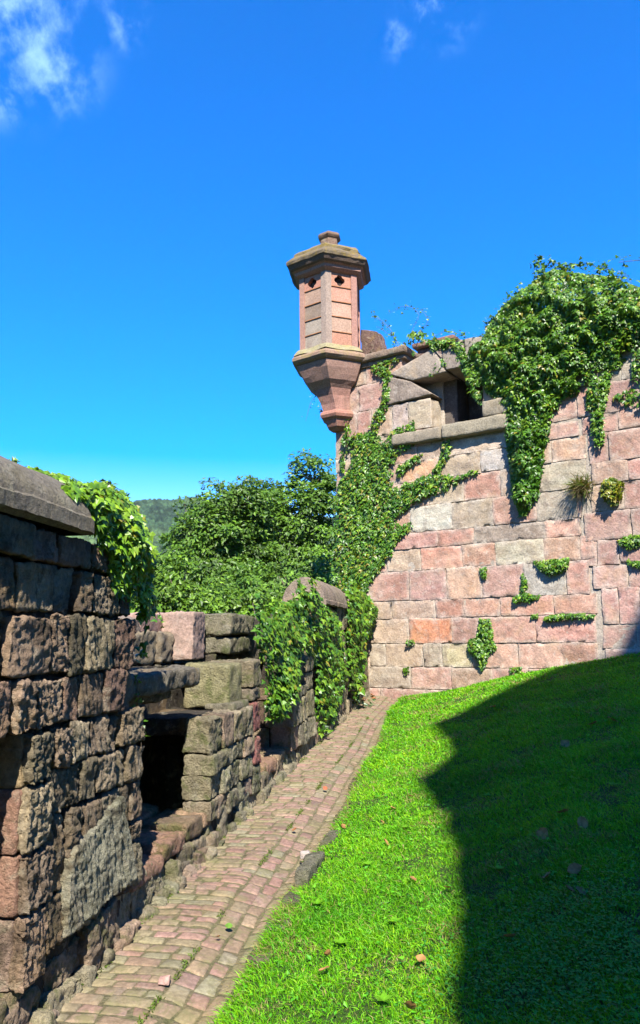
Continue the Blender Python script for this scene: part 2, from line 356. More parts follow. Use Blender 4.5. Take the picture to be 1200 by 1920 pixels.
# ------------------------------------------------------------------ lawn
SX, SY = 1.62, 3.85
g = Geo()
ys = np.concatenate([np.linspace(-14, 1, 20), np.linspace(1.1, 17.5, 200)])
ds = np.concatenate([[-.12, -.02], np.linspace(.0, 7, 110), np.linspace(7.5, 16, 12)])
Yg, Dg = np.meshgrid(ys, ds, indexing='ij'); Xg = right_x(Yg) + Dg + .05 * n2(Yg, Yg * 0, 1.7, 2) * (Dg < .05)
Zg = lawn_z(Xg, Yg) - np.where(Dg < -.01, .10, 0) + .012 * n2(Xg, Yg, 6, 2)
idx = np.arange(Xg.size).reshape(Xg.shape); F = np.stack([idx[:-1, :-1], idx[:-1, 1:], idx[1:, 1:], idx[1:, :-1]], -1).reshape(-1, 4)[:, ::-1]
soilmask = np.clip(1.6 - np.hypot((Xg - SX) / .20, (Yg - SY) / .36) + .9 * n2(Xg, Yg, 3.5, 3), 0, 1)[..., None]
col = np.array([.05, .10, .012]) * (1 - soilmask) + np.array([.045, .03, .02]) * soilmask
g.add(np.stack([Xg, Yg, Zg], -1).reshape(-1, 3), F, col.reshape(-1, 3))
M_TURF = stone_mat('turf_soil', dark=.5, darkcol=(.035, .05, .01), lichen=.1, lichcol=(.2, .17, .06), moss=0, bump=.8, fine=60, ochre=.05)
tag(g.build('lawn', M_TURF, smooth=True), kind='structure')

# ------------------------------------------------------------------ path: a soil bed and hand-laid setts
g = Geo()
SETT = [(.27, .235, .15), (.31, .19, .145), (.30, .185, .14), (.30, .205, .14), (.31, .225, .145), (.28, .18, .135), (.29, .23, .14), (.33, .205, .16), (.28, .22, .13)]
def umap(v):        # v: (across 0..1, along y, height)
    lx = left_x(v[:, 1]); rx = right_x(v[:, 1]); u = v[:, 0]
    x = lx + (rx - lx) * u
    y = v[:, 1] - .10 * (u - .3) - .12 * np.clip(u, 0, 1) ** 2
    dip = -.055 * np.clip((u - .48) / .3, 0, 1) + .03 * np.clip((u - .8) / .2, 0, 1.3)
    return np.column_stack([x, y, v[:, 2] + path_z(v[:, 1]) + dip + .006 * n2(x, y, 1.6, 2)])
g = Geo()
ys = np.linspace(-6, 17.2, 240); us = np.linspace(-.25, 1.16, 24)
Yg, Ug = np.meshgrid(ys, us, indexing='ij')
V = umap(np.column_stack([Ug.ravel(), Yg.ravel(), np.full(Ug.size, -.002)])); V[:, 2] += .006 * n2(V[:, 0], V[:, 1], 12, 2)
i_ = np.arange(Ug.size).reshape(Ug.shape); g.add(V, np.stack([i_[:-1, :-1], i_[:-1, 1:], i_[1:, 1:], i_[1:, :-1]], -1).reshape(-1, 4)[:, ::-1], (.22, .185, .10))
tag(g.build('path_bed', M_SOIL, smooth=True), kind='structure')
g = Geo()
def sett(u0, u1, y0, y1):
    near = y0 < 8; nu, nv = (9, 8) if near else (5, 5)
    a = np.array([0, .04, .14] + list(np.linspace(.14, .86, nu - 4))[1:-1] + [.86, .96, 1]); b = np.array([0, .05, .16] + list(np.linspace(.16, .84, nv - 4))[1:-1] + [.84, .95, 1])
    A, B = np.meshgrid(a, b, indexing='ij'); gap = .009; gu = gap / .85
    c = rng.uniform(-.012, .012, (4, 2)); c[:, 0] *= 1.1
    U = u0 + gu / 2 + (u1 - u0 - gu) * A; Y = y0 + gap / 2 + (y1 - y0 - gap) * B
    U = U + (c[0, 0] * (1 - A) * (1 - B) + c[1, 0] * A * (1 - B) + c[2, 0] * A * B + c[3, 0] * (1 - A) * B)
    Y = Y + (c[0, 1] * (1 - A) * (1 - B) + c[1, 1] * A * (1 - B) + c[2, 1] * A * B + c[3, 1] * (1 - A) * B)
    e = np.minimum(np.minimum(A, 1 - A) * (u1 - u0) * .85, np.minimum(B, 1 - B) * (y1 - y0))
    Z = .005 * (1 - np.exp(-e / .009)) - .012 * (e < 1e-6) + .004 * n2(U * 14, Y * 14, 1, 2) + rng.normal() * .002
    P = umap(np.column_stack([U.ravel(), Y.ravel(), Z.ravel()]))
    i = np.arange(A.size).reshape(A.shape); F = np.stack([i[:-1, :-1], i[1:, :-1], i[1:, 1:], i[:-1, 1:]], -1).reshape(-1, 4)
    col = pick(SETT, .1); um = (u0 + u1) / 2
    if um > .78 or (um < .15 and rng.random() < .6): col = col * .6 + np.array([.26, .24, .12]) * .4
    g.add(P, F, col)
y = .3
while y < 17.0:
    h = rng.uniform(.065, .10); u = 0.0 + rng.uniform(-.05, .02); u0 = u
    while u < .5:
        w = rng.uniform(.13, .25)
        if u + w > .44: w = .53 - u
        sett(u, u + w, y, y + h); u += w
        if u >= .52: break
    y += h
for ci, (a, b) in enumerate(((.53, .66), (.66, .78), (.78, .89), (.89, 1.01))):
    y = .3 + rng.uniform(0, .1)
    while y < 17.0:
        h = rng.uniform(.12, .22); sett(a + .01 * math.sin(y * 1.3 + ci), b + .01 * math.sin(y * 1.3 + ci + 1), y, y + h); y += h
tag(g.build('path', M_PAVE, smooth=True), kind='structure')

# ------------------------------------------------------------------ tower wall with its embrasure
WCOURSES = [(-.6, .87, []), (.87, 1.30, [-.72, .04, 1.01, 1.89, 2.72, 3.43, 4.1, 4.75]), (1.30, 1.76, [-.72, .05, .43, 1.29, 1.71, 2.34, 3.25, 4.06, 4.67]),
    (1.76, 2.25, [-.72, .06, .99, 1.93, 2.5, 3.6, 4.69]), (2.25, 2.61, [-.72, .08, .62, 1.6, 2.2, 2.94, 3.96, 4.72]), (2.61, 3.21, [-.72, .09, 1.02, 1.85, 2.59, 3.43, 4.22, 4.62]),
    (3.21, 3.65, [-.72, .1, .52, 1.3, 2.21, 2.89, 3.83, 4.49]), (3.65, 3.97, [-.72, -.1, .53, 1.7, 2.47, 3.87, 4.51]), (3.97, 4.51, [-.72, .2, 1.09, 2.02, 2.88, 3.74, 4.56]),
    (4.51, 5.03, [-.72, .13, .86, 1.53, 2.3, 3.07, 3.83, 4.69]), (5.03, 5.46, [-.72, .1, .88, 1.78, 2.67, 3.25, 4.07, 4.72]), (5.46, 5.76, [-.72, .33, 1.3, 1.92, 3.25, 3.92, 4.6])]
g = Geo()
def wstone(k0, k1, z0, z1, col, gap=.007, **kw):
    o0 = -rng.uniform(0, .016)
    a = dict(smear=(.56, .48, .39), res=.055, rnd=.008, amp=.012, rough=.009, jit=.012, omit='o1', colvar=.13); a.update(kw)
    rock(g, (k0 + gap / 2, o0, z0 + gap / 2), (k1 - gap / 2, .42, z1 - gap / 2), wmap, col, **a)
named = {(3.97, 1.09): (.50, .46, .36), (3.21, 1.3): (.52, .25, .17), (1.76, .99): (.56, .24, .13), (5.03, 2.67): (.42, .38, .34), (1.30, 1.71): (.46, .38, .22),
         (.87, .04): (.32, .26, .20), (5.46, 1.92): (.52, .40, .30), (5.03, .88): (.54, .30, .16), (2.61, 3.43): (.37, .33, .27), (3.65, .53): (.44, .24, .19), (3.21, 2.89): (.42, .36, .25), (3.97, 2.02): (.38, .30, .21),
         (3.97, 3.74): (.38, .32, .24), (4.51, 3.07): (.37, .27, .21), (4.51, 3.83): (.36, .31, .22), (3.65, 2.47): (.32, .25, .19)}
for z0, z1, js in WCOURSES:
    if not js: continue
    js = js + [4.95 + (.1 if rng.random() < .5 else -.15) - (.3 if z0 > 3 else 0)] if js[-1] < 4.6 else js
    for a, b in zip(js[:-1], js[1:]):
        c = named.get((z0, a)); c = np.array(c) * 1.2 if c is not None else pick(PINK)
        if z0 < 1.5 and rng.random() < .5: c = pick(TAN) * .95
        wstone(a, b, z0, z1, c)
for z0, z1, js in [(.2, .87, [-.72, .3, 1.3, 2.4]), (1.25, 1.67, [4.8, 5.4, 6.2, 7.1, 8]), (1.67, 2.06, [4.78, 5.36, 6.1, 6.8, 8]), (2.06, 2.69, [4.8, 5.09, 5.43, 6.2, 7, 8]), (2.69, 3.09, [4.68, 5.27, 5.9, 6.9, 8]),
      (3.09, 3.53, [4.58, 4.78, 5.15, 5.9, 6.8, 8]), (3.53, 4.04, [4.6, 5.39, 6.1, 7, 8]), (4.04, 4.53, [4.73, 5.3, 6, 7, 8]), (4.53, 4.92, [4.77, 5.4, 6.3, 7, 8]), (4.92, 5.46, [4.75, 5.1, 5.8, 6.5, 7.3, 8]), (5.46, 5.8, [4.65, 5.3, 6.1, 7, 8])]:
    for a, b in zip(js[:-1], js[1:]): wstone(a, b, z0, z1, pick(MAUVE if z0 < 4 else PINK), gap=.01)
# above the sill: left of the opening, over it and to the right
SK = lambda L: [rock(g, (0, 0, 0), (.6, .42, .5), wmap, pick(TAN) * .9, corners=L, res=.08, rnd=.03, amp=.012, rough=.006, jit=.004, omit='o1')]
for z0, z1, js in [(5.76, 6.12, [-.72, .1, .8, 1.62]), (6.12, 6.74, [-.72, -.15, .22, .72]), (6.74, 7.33, [-.72, -.1, .62]), (7.33, 7.8, [-.72, .1, 1.0])]:
    for a, b in zip(js[:-1], js[1:]): wstone(a, b, z0, z1, pick(PINK))
wstone(.74, 1.12, 6.12, 6.74, (.52, .40, .33)); wstone(1.12, 1.66, 6.12, 6.74, (.50, .40, .27))
def quad(k00, z00, k10, z10, k01, z01, k11, z11, col, o0=-.02, o1=.75, splay=0, **kw):
    """stone with a free outline on the wall face: (k,z) at bottom-left, bottom-right, top-left, top-right"""
    C = [[[(k00, o0, z00), (k01, o0, z01)], [(k00, o1, z00), (k01, o1, z01)]], [[(k10, o0, z10), (k11, o0, z11)], [(k10 + splay, o1, z10), (k11 + splay, o1, z11)]]]
    a = dict(res=.07, rnd=.03, amp=.014, rough=.007, jit=.004, colvar=.12); a.update(kw)
    rock(g, (0, 0, 0), (abs(k10 - k00), o1 - o0, abs(z01 - z00)), wmap, col, corners=C, **a)
quad(.63, 6.76, 1.72, 6.80, .66, 7.40, 1.22, 7.16, (.30, .235, .185), o0=-.05, o1=.5)
quad(1.26, 7.17, 2.05, 7.20, .70, 7.43, 1.75, 7.78, (.33, .27, .215), o0=-.06, o1=.6)
quad(2.02, 7.24, 2.45, 7.24, 1.9, 7.80, 2.43, 7.80, (.33, .27, .22), o0=-.06, o1=.6)
quad(2.48, 7.24, 2.95, 7.20, 2.46, 7.80, 2.95, 7.75, (.33, .28, .22), o0=-.06, o1=.6)
quad(2.78, 6.06, 3.35, 6.06, 2.78, 7.18, 3.35, 7.18, (.40, .32, .24), o0=-.02, o1=.7)
for z0, z1, js in [(5.8, 6.35, [3.3, 3.9, 4.6, 5.0, 5.7, 6.4, 7.2, 8]), (6.35, 6.95, [3.3, 4.1, 4.85, 5.4, 6, 6.9, 8]), (6.95, 7.45, [3.3, 4, 4.8, 5.5, 6.3, 7.2, 8]), (7.45, 7.95, [2.9, 3.6, 4.3, 5.2, 6, 7, 8])]:
    for a, b in zip(js[:-1], js[1:]): wstone(a, b, z0, z1, pick(PINK if z0 < 6.3 else TAN) * .95)
tw = empty('fortress_wall', (WA[0] + 2.5 * WW[0], WA[1] + 2.5 * WW[1], 1.0), 'tall wall of pink sandstone blocks with a gun opening, closing the end of the path', 'wall')
tag(tw, kind="thing")
g.build('masonry', M_WALL, tw, smooth=True)
# mortar and rubble core behind the facing
g = Geo()
def core(k0, k1, o0, o1, z0, z1): rock(g, (k0, o0, z0), (k1, o1, z1), wmap, (.50, .42, .33), res=.12, rnd=.02, amp=.012, rough=.006, jit=0)
core(-.68, 8, .014, 2.4, -3, 5.95); core(-.68, .75, .014, .40, 5.9, 7.7); core(3.3, 8, .014, 2.4, 5.9, 7.8)
core(-.68, 1.3, .40, 2.3, 5.9, 7.55); core(1.3, 3.3, .55, 1.4, 7.25, 7.72); core(1.05, 1.72, .45, 1.2, 5.95, 7.3)
g.build('mortar_core', M_MORTAR, tw, smooth=True)
# splayed inner jambs and the sill
g = Geo()
rock(g, (1.2, .5, 6.0), (2.0, 1.1, 7.3), wmap, (.15, .12, .10), res=.1, rnd=.02, amp=.01, rough=.006)  # reveal stones coloured dark: the opening's shade is painted in
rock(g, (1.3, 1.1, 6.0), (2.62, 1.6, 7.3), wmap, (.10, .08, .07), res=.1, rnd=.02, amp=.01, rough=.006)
rock(g, (1.3, .1, 5.85), (3.3, 2.2, 6.06), wmap, (.36, .27, .20), res=.1, rnd=.02, amp=.01, rough=.006)
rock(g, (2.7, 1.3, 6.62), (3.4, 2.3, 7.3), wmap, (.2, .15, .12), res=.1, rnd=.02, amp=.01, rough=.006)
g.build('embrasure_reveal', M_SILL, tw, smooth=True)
g = Geo()
rock(g, (.78, -.17, 5.80), (1.92, .3, 6.06), wmap, (.34, .28, .20), res=.06, rnd=.06, amp=.014, rough=.006, jit=.01)
rock(g, (1.935, -.18, 5.79), (3.36, .3, 6.09), wmap, (.37, .315, .22), res=.06, rnd=.05, amp=.014, rough=.006, jit=.01)
rock(g, (2.80, -.15, 6.09), (3.36, .3, 6.42), wmap, (.37, .31, .22), res=.06, rnd=.04, amp=.014, rough=.006, jit=.01)
g.build('sill', M_SILL, tw, smooth=True)
g = Geo()   # moulded coping beside the turret
rock(g, (-.1, -.15, 7.80), (1.16, .6, 7.97), wmap, (.33, .235, .17), res=.05, rnd=.07, amp=.01, rough=.004, jit=.006)
rock(g, (-.1, -.06, 7.70), (1.10, .5, 7.80), wmap, (.33, .235, .17), res=.08, rnd=.02, amp=.006)
g.build('coping', M_COPE, tw, smooth=True)
# masonry standing behind on the wall walk
g = Geo()
rock(g, (.0, 1.3, 7.9), (.42, 3.2, 9.35), wmap, (.26, .16, .13), res=.1, rnd=.05, amp=.03, rough=.015,
     corners=[[[(-.5, .8, 7.9), (-.5, .8, 9.0)], [(-.5, 1.1, 7.9), (-.5, 1.1, 9.0)]], [[(.22, .8, 7.9), (-.06, .8, 8.85)], [(.2, 1.1, 7.9), (-.08, 1.1, 8.85)]]])
rock(g, (.75, 1.2, 7.6), (1.6, 1.9, 8.35), wmap, (.30, .19, .15), res=.1, rnd=.03, amp=.02, rough=.01)
rock(g, (.66, 1.1, 8.35), (1.7, 2.0, 8.47), wmap, (.36, .20, .15), res=.1, rnd=.03, amp=.01)
g.build('rear_parapet', M_ROUGH, tw, smooth=True)
g = Geo()   # inner courtyard wall glimpsed through the opening
k = 2.2
for zz in np.arange(5.5, 8.6, .22):
    k = 1.9 + rng.uniform(0, .3)
    while k < 5.4:
        w = rng.uniform(.25, .5); rock(g, (k, 4.4, zz), (k + w - .02, 4.8, zz + .2), wmap, pick([(.5, .24, .18), (.46, .28, .22)]), res=.08, rnd=.03, amp=.02, rough=.012, omit='o1'); k += w
tag(g.build('courtyard_wall', M_WALL, smooth=True), 'sunlit red stone wall glimpsed through the gun opening of the tall wall', 'wall', kind='thing')

# ------------------------------------------------------------------ corner turret
TC = np.array([.28, 16.78]); ROT = R(-8)
def hexring(r, z, n=6, rot=ROT, c=TC):
    a = rot + np.arange(n) * 2 * math.pi / n - math.pi / 2
    return np.column_stack([c[0] + r * np.cos(a), c[1] + r * np.sin(a), np.full(n, z)])
def lathe(g, prof, col, n=6, cap=True, sub=8, bev=.0, noise_amp=.006, c=TC, seed=0, wear=None, c1=None, rot=ROT):
    """stack of polygon rings, each side divided finely, worn by noise; c1: centre of the lowest ring"""
    base = 0; rings = []
    z0, z1 = prof[0][1], prof[-1][1]
    for r, z in prof:
        cc = c if c1 is None else np.array(c1) + (np.array(c) - np.array(c1)) * min(1, (z - z0) / (z1 - z0))
        h = hexring(r, z, n, rot, cc); P = []
        for i in range(n):
            a, b = h[i], h[(i + 1) % n]
            for t in np.concatenate([[0, .02], np.linspace(0, 1, sub + 1)[1:-1], [.98]]): P.append(a + (b - a) * t)
        rings.append(np.array(P))
    m = len(rings[0]); V = np.concatenate(rings)
    ctr = np.array([c[0], c[1], 0]); dr = V - ctr; dr[:, 2] = 0; dr /= np.maximum(np.linalg.norm(dr, axis=1, keepdims=True), 1e-6)
    h = noise_amp * fbm(V * 4 + seed, 3) * 2
    if wear is not None: h = h + wear(V)
    V = V + dr * h[:, None]; V[:, 2] += noise_amp * perlin(V * 3 + seed + 5)
    F = []
    for j in range(len(prof) - 1):
        for i in range(m):
            F.append([j * m + i, j * m + (i + 1) % m, (j + 1) * m + (i + 1) % m, (j + 1) * m + i])
    b0 = g.n; g.add(V, F, col)
    if cap:
        for ring, fl in ((0, 1), (len(prof) - 1, 0)):
            cv = V[ring * m:(ring + 1) * m].mean(0); k = g.n; g.add([cv], np.zeros((0, 3), int), col)
            T = [[b0 + ring * m + i, b0 + ring * m + (i + 1) % m, k] for i in range(m)]
            if fl: T = [t_[::-1] for t_ in T]
            g.f[3].append(np.array(T))
def sub_prof(p, n=3):
    out = []
    for (a, b), (c, d) in zip(p[:-1], p[1:]):
        for i in range(n): out.append((a + (c - a) * i / n, b + (d - b) * i / n))
    return out + [p[-1]]
tr = empty('corner_turret', (TC[0], TC[1], 6.3), 'hexagonal pink sandstone lookout turret corbelled out from the wall corner', 'turret')
CT = (.43, 16.8)
g = Geo()
lathe(g, [(.14, 6.38), (.25, 6.46), (.30, 6.56), (.31, 6.60), (.39, 6.65), (.42, 6.71), (.40, 6.77), (.36, 6.80)], (.44, .21, .15), sub=4, c=(.42, 16.76), noise_amp=.006)
lathe(g, sub_prof([(.35, 6.79), (.36, 6.95), (.40, 7.12), (.47, 7.28)]), (.40, .21, .16), sub=4, c=(.33, 16.77), c1=(.42, 16.76), cap=False)
lathe(g, [(.475, 7.28), (.53, 7.34), (.62, 7.42), (.69, 7.53), (.76, 7.66), (.82, 7.80)], (.42, .25, .19), sub=4, c=TC, c1=(.33, 16.77), cap=False)
g.build('corbel', M_TURRET, tr)
g = Geo()
lathe(g, [(.82, 7.81), (.88, 7.84), (.93, 7.89), (.93, 7.95), (.90, 7.99), (.85, 8.03)], (.36, .23, .16), sub=6, noise_amp=.008)
lathe(g, [(.89, 8.02), (.84, 8.09), (.78, 8.16)], (.36, .31, .17), sub=6, noise_amp=.02, seed=4)
g.build('base_moulding', stone_mat('turret_ledge', dark=.4, darkcol=(.13, .09, .06), lichen=.3, moss=.4, mosscol=(.36, .30, .06), bump=.3, fine=26), tr)
# body: six corner posts and six panelled sides
RB = .745; ZB0, ZB1 = 8.12, 9.86
inner = Geo(); lathe(inner, [(RB - .16, ZB0), (RB - .16, ZB1)], (.03, .02, .018), sub=1, noise_amp=0); inner.build('shade_liner', M_SILL, tr)  # near-black liner paints the unlit hollow seen through the quatrefoils
hx = hexring(RB, 0)
for i in range(6):
    A_, B_ = hx[i][:2], hx[(i + 1) % 6][:2]; e = (B_ - A_); Ls = np.linalg.norm(e); e /= Ls; nrm = np.array([e[1], -e[0]])
    def side_map(v, A_=A_, e=e, nrm=nrm): return np.column_stack([A_ + v[:, :1] * e - v[:, 1:2] * nrm, v[:, 2]])
    pw = .135
    gp = Geo(); nxt = hx[(i - 1) % 6][:2]; e0 = (nxt - A_); e0 /= np.linalg.norm(e0)
    # corner post as an extruded bent outline around vertex i
    inn = -((nrm + np.array([-e0[1], e0[0]])) / np.linalg.norm(nrm + np.array([-e0[1], e0[0]])))
    n0 = np.array([-e0[1], e0[0]])
    out = [A_ + e0 * pw + n0 * .0, A_, A_ + e * pw, A_ + e * pw - nrm * .1, A_ + inn * .12, A_ + e0 * pw - n0 * .1]
    zs = np.linspace(ZB0, ZB1, 9); V = np.array([[p[0], p[1], z] for z in zs for p in out]); V[:, :2] += .004 * n2(V[:, 2] * 5, V[:, 0] * 5, 1, 2)[:, None]
    F = [[j * 6 + q, j * 6 + (q + 1) % 6, (j + 1) * 6 + (q + 1) % 6, (j + 1) * 6 + q] for j in range(8) for q in range(6)]
    gp.add(V, F, pick([(.45, .25, .19), (.42, .22, .165), (.36, .27, .21)], .05) if i != 0 else (.40, .30, .235)); gp.build('corner_post', M_TURRET, tr)
    gq = Geo(); hz = (ZB1 - ZB0) / 5
    for j in range(5):
        z0, z1 = ZB0 + j * hz, ZB0 + (j + 1) * hz
        colp = pick([(.50, .245, .165), (.47, .23, .155), (.44, .28, .20)], .05)
        if i == 5 and j < 2: colp = np.array([.42, .35, .27])
        if i == 5 and j == 2: colp = np.array([.30, .22, .16])
        if j < 4: rock(gq, (pw - .01, .028, z0 + .006), (Ls - pw + .01, .10, z1 - .006), side_map, colp, res=.12, rnd=.008, amp=.003, jit=.002, corners=[[[(pw - .01, .022, z0 + .006), (pw - .01, .034, z1 - .006)], [(pw - .01, .1, z0), (pw - .01, .1, z1)]], [[(Ls - pw + .01, .022, z0 + .006), (Ls - pw + .01, .034, z1 - .006)], [(Ls - pw + .01, .1, z0), (Ls - pw + .01, .1, z1)]]])
        else:      # top panel pierced by a quatrefoil
            cx, cz, rq, q0 = Ls / 2 - .03, (z0 + z1) / 2 - .02, .066, .060; outer = [(pw - .01, z0 + .006), (Ls - pw + .01, z0 + .006), (Ls - pw + .01, z1), (pw - .01, z1)]
            hole = []
            for qd in range(4):
                ca = qd * math.pi / 2; cxx, czz = cx + q0 * math.cos(ca), cz + q0 * math.sin(ca)
                for tt in np.linspace(-math.pi * .47, math.pi * .47, 12): hole.append((cxx + rq * math.cos(ca + tt), czz + rq * math.sin(ca + tt)))
            pts = outer + hole; T = tessellate_polygon([[Vector((a, b, 0)) for a, b in outer], [Vector((a, b, 0)) for a, b in hole]])
            fr = side_map(np.array([(a, .028, b) for a, b in pts])); gq.add(fr, [list(t_) for t_ in T], colp)
            nh = len(hole); hv = side_map(np.array([(a, .028, b) for a, b in hole] + [(a, .12, b) for a, b in hole]))
            gq.add(hv, [[q, (q + 1) % nh, nh + (q + 1) % nh, nh + q] for q in range(nh)], np.array(colp) * .8)
    for j in range(1, 5):
        zz = ZB0 + j * hz; gq.box((pw - .005, .012, zz - .007), (Ls - pw + .005, .06, zz + .009), (.50, .22, .10), side_map)
    gq.build('side_panel', M_TURRET, tr)
def broken(V):   # right-hand side of the roof has lost its edge
    m_ = np.clip((V[:, 0] - TC[0] - .25) / .3, 0, 1) * np.clip((10.6 - V[:, 2]) / .3, 0, 1) * np.clip((V[:, 2] - 10.12) / .1, 0, 1)
    return -m_ * (.10 + .10 * perlin(V * 6))
g = Geo()
lathe(g, [(.75, 9.84), (.79, 9.86), (.85, 9.90), (.86, 9.96), (.92, 9.99)], (.43, .24, .18), sub=8, noise_amp=.006)
lathe(g, [(.90, 9.98), (.97, 10.02), (1.02, 10.09), (1.05, 10.12)], (.17, .12, .09), sub=8, noise_amp=.008)
g.build('cornice', M_TURRET, tr)
g = Geo()
lathe(g, [(1.05, 10.11), (1.065, 10.17), (1.05, 10.21), (.93, 10.31), (.86, 10.35)], (.19, .145, .09), sub=10, noise_amp=.012, wear=broken)
lathe(g, [(.86, 10.33), (.86, 10.41), (.74, 10.50), (.52, 10.60), (.35, 10.67), (.27, 10.70)], (.26, .20, .10), sub=10, noise_amp=.014, wear=broken, seed=3)
roof_ = g.build('roof', M_ROOFST, tr)
g = Geo()
lathe(g, [(.26, 10.68), (.22, 10.74), (.215, 10.90), (.25, 10.93), (.28, 10.97), (.275, 11.01), (.22, 11.06), (.07, 11.10)], (.27, .17, .12), sub=4, noise_amp=.008)
g.build('finial', M_COPE, roof_)
# ------------------------------------------------------------------ parapet along the path
pw_ = empty('parapet_wall', (-1.2, 5.2, .2), 'rough weathered parapet of dark rubble blocks with gun openings, running along the path', 'wall')
tag(pw_, kind='thing')
def pier(g, s0, s1, z0, z1, o1=.95, hc=(.2, .34), wc=(.22, .5), pal=RUB, batter=0.0, res=.03, rough=.012, amp=.014, quoinL=None, style='chisel', seedcol=None, top_round=0, mosslow=False, joints=.014, protr=.035, deep=0):
    """a pier of coursed rubble: face stones, then deeper stones showing on the sides of the openings"""
    z = z0
    first = True
    while z < z1 - .03:
        h = rng.uniform(*hc)
        if z + h > z1 - .12: h = z1 - z
        zt = z + h; zm = (z + zt) / 2
        e1 = s1 + batter * (z1 - zm); s = s0; row = []
        while s < e1 - .02:
            w = rng.uniform(*wc) * (1.0 if h > .24 else 1.15)
            if s + w > e1 - .16: w = e1 - s
            row.append((s, s + w)); s += w
        for qi, (a, b) in enumerate(row):
            edge0 = qi == 0; edge1 = qi == len(row) - 1
            c = pick(pal, .16)
            if quoinL is not None and edge0: c = np.array(quoinL[int(rng.integers(len(quoinL)))]) * (1 + rng.normal() * .05)
            d = .34 if (edge0 or edge1) else .22
            j = joints
            sty = rng.choice(['chisel', 'furrow', 'fbm'], p=[.5, .3, .2]) if style == 'mix' else style
            if edge0 or edge1: d = min(rng.uniform(.26, .45), o1)
            o0 = -rng.uniform(0, protr)
            rr_ = rough * rng.uniform(.6, 1.35)
            rock(g, (a + j * .5, o0, z + j * .5), (b - j * .5, d, zt - j * .5), pmap, c, res=res, rnd=.014, amp=amp, rough=rr_, jit=.014, style=sty, omit='o1' if not (edge0 or edge1) else '', colvar=.2)
            if edge0 or edge1:      # stones behind, seen on the jamb
                o = d
                while o < o1 - .05:
                    dd_ = rng.uniform(.2, .4)
                    if o + dd_ > o1 - .12: dd_ = o1 - o
                    aa, bb = (a + .01 + rng.uniform(0, .02), a + .3) if edge0 else (b - .3, b - .01 - rng.uniform(0, .02))
                    if edge0 and edge1: aa, bb = a + .01, b - .01
                    c = pick(pal, .14) * (1 if o < .3 and not deep else .38) if quoinL is None or not edge0 else np.array(quoinL[int(rng.integers(len(quoinL)))]) * (1 if o < .3 else .4)  # deeper jamb stones darkened, painting in the shade of the opening
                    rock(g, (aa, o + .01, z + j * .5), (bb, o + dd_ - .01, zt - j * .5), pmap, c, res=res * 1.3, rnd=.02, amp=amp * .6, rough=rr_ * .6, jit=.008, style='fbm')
                    o += dd_
        z = zt
def pcore(g, s0, s1, o0, o1, z0, z1, col=(.075, .06, .045)): rock(g, (s0, o0, z0), (s1, o1, z1), pmap, col, res=.06, rnd=.02, amp=.015, rough=.012, jit=0)  # near-black core colour also paints the shade inside the openings
SAL = [(.52, .29, .20), (.55, .31, .21), (.48, .30, .19)]
BUFF = [(.36, .30, .18), (.40, .32, .21), (.34, .29, .18)]
# pier nearest the camera, with the salmon quoins of its jamb
g = Geo()
f = lambda s: foot(s)
pier(g, 1.60, 2.74, f(2) + .30, 1.46, hc=(.13, .27), wc=(.12, .34), res=.0105, rough=.015, amp=.016, style='mix', batter=.10, joints=.018, protr=.04)
pier(g, -1.0, 2.52, 1.46, 2.46, hc=(.17, .33), wc=(.14, .40), res=.011, rough=.015, amp=.014, style='mix', batter=.13, joints=.018, protr=.04)
pier(g, -1.0, .42, f(0), 1.46, hc=(.22, .36), wc=(.25, .5), res=.03, rough=.012, style='mix')
for z0_, z1_, c_, w_ in ((.30, .62, (.50, .34, .25), .20), (.63, .90, (.55, .31, .21), .24), (.91, 1.20, (.54, .30, .205), .20), (1.21, 1.45, (.50, .36, .19), .17)):
    rock(g, (1.385, .035, z0_), (1.60, .46, z1_), pmap, c_, res=.02, rnd=.014, amp=.012, rough=.005, jit=.008, colvar=.1)
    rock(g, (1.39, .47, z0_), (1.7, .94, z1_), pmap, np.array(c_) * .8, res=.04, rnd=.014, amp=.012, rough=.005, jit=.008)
    rock(g, (1.40, -.025, z0_ + .005), (1.40 + w_ + .03, .05, z1_ - .005), pmap, pick(RUB, .1), res=.0105, rnd=.012, amp=.014, rough=.016, jit=.01, style='chisel', colvar=.2)
rock(g, (1.72, -.06, .42), (2.52, .1, .95), pmap, (.42, .39, .27), corners=[[[(1.74, -.055, .42), (1.80, -.05, .80)], [(1.74, .1, .42), (1.80, .1, .8)]], [[(2.62, -.06, .44), (2.42, -.055, .98)], [(2.62, .1, .44), (2.42, .1, .98)]]], res=.0105, rnd=.015, amp=.016, rough=.014, style='furrow')
g.build('near_pier', M_ROUGH, pw_, smooth=True)
g = Geo()
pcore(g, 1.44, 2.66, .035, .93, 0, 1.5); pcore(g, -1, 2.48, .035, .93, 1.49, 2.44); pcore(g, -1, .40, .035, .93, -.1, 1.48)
pcore(g, -1, 16, .97, 1.25, -3, .45); pcore(g, -1, 3, .9, 1.15, .2, 2.4); pcore(g, 2.5, 7.4, .72, 1.1, -.2, 1.66)  # dark back wall closes the openings, standing in for deep shade
pcore(g, 4.3, 5.7, .035, .2, 0, 1.2); pcore(g, 5.15, 5.7, .035, .9, 0, 1.2); pcore(g, 4.35, 5.3, .16, .85, 1.08, 1.235); pcore(g, 7.24, 8.5, .035, .9, 0, 1.6); pcore(g, 7.4, 9.4, .6, 1.1, 0, 1.7)  # thin slab over the second pier's hollow is added to keep it dark
pcore(g, 8.5, 9.35, .4, 1.1, 0, 1.45); pcore(g, 9.35, 15.6, .3, 1.1, 0, 2.2); pcore(g, 10.7, 11.65, .035, .9, 0, 2.35); pcore(g, 12.9, 14.5, .035, .9, 0, 2.2)
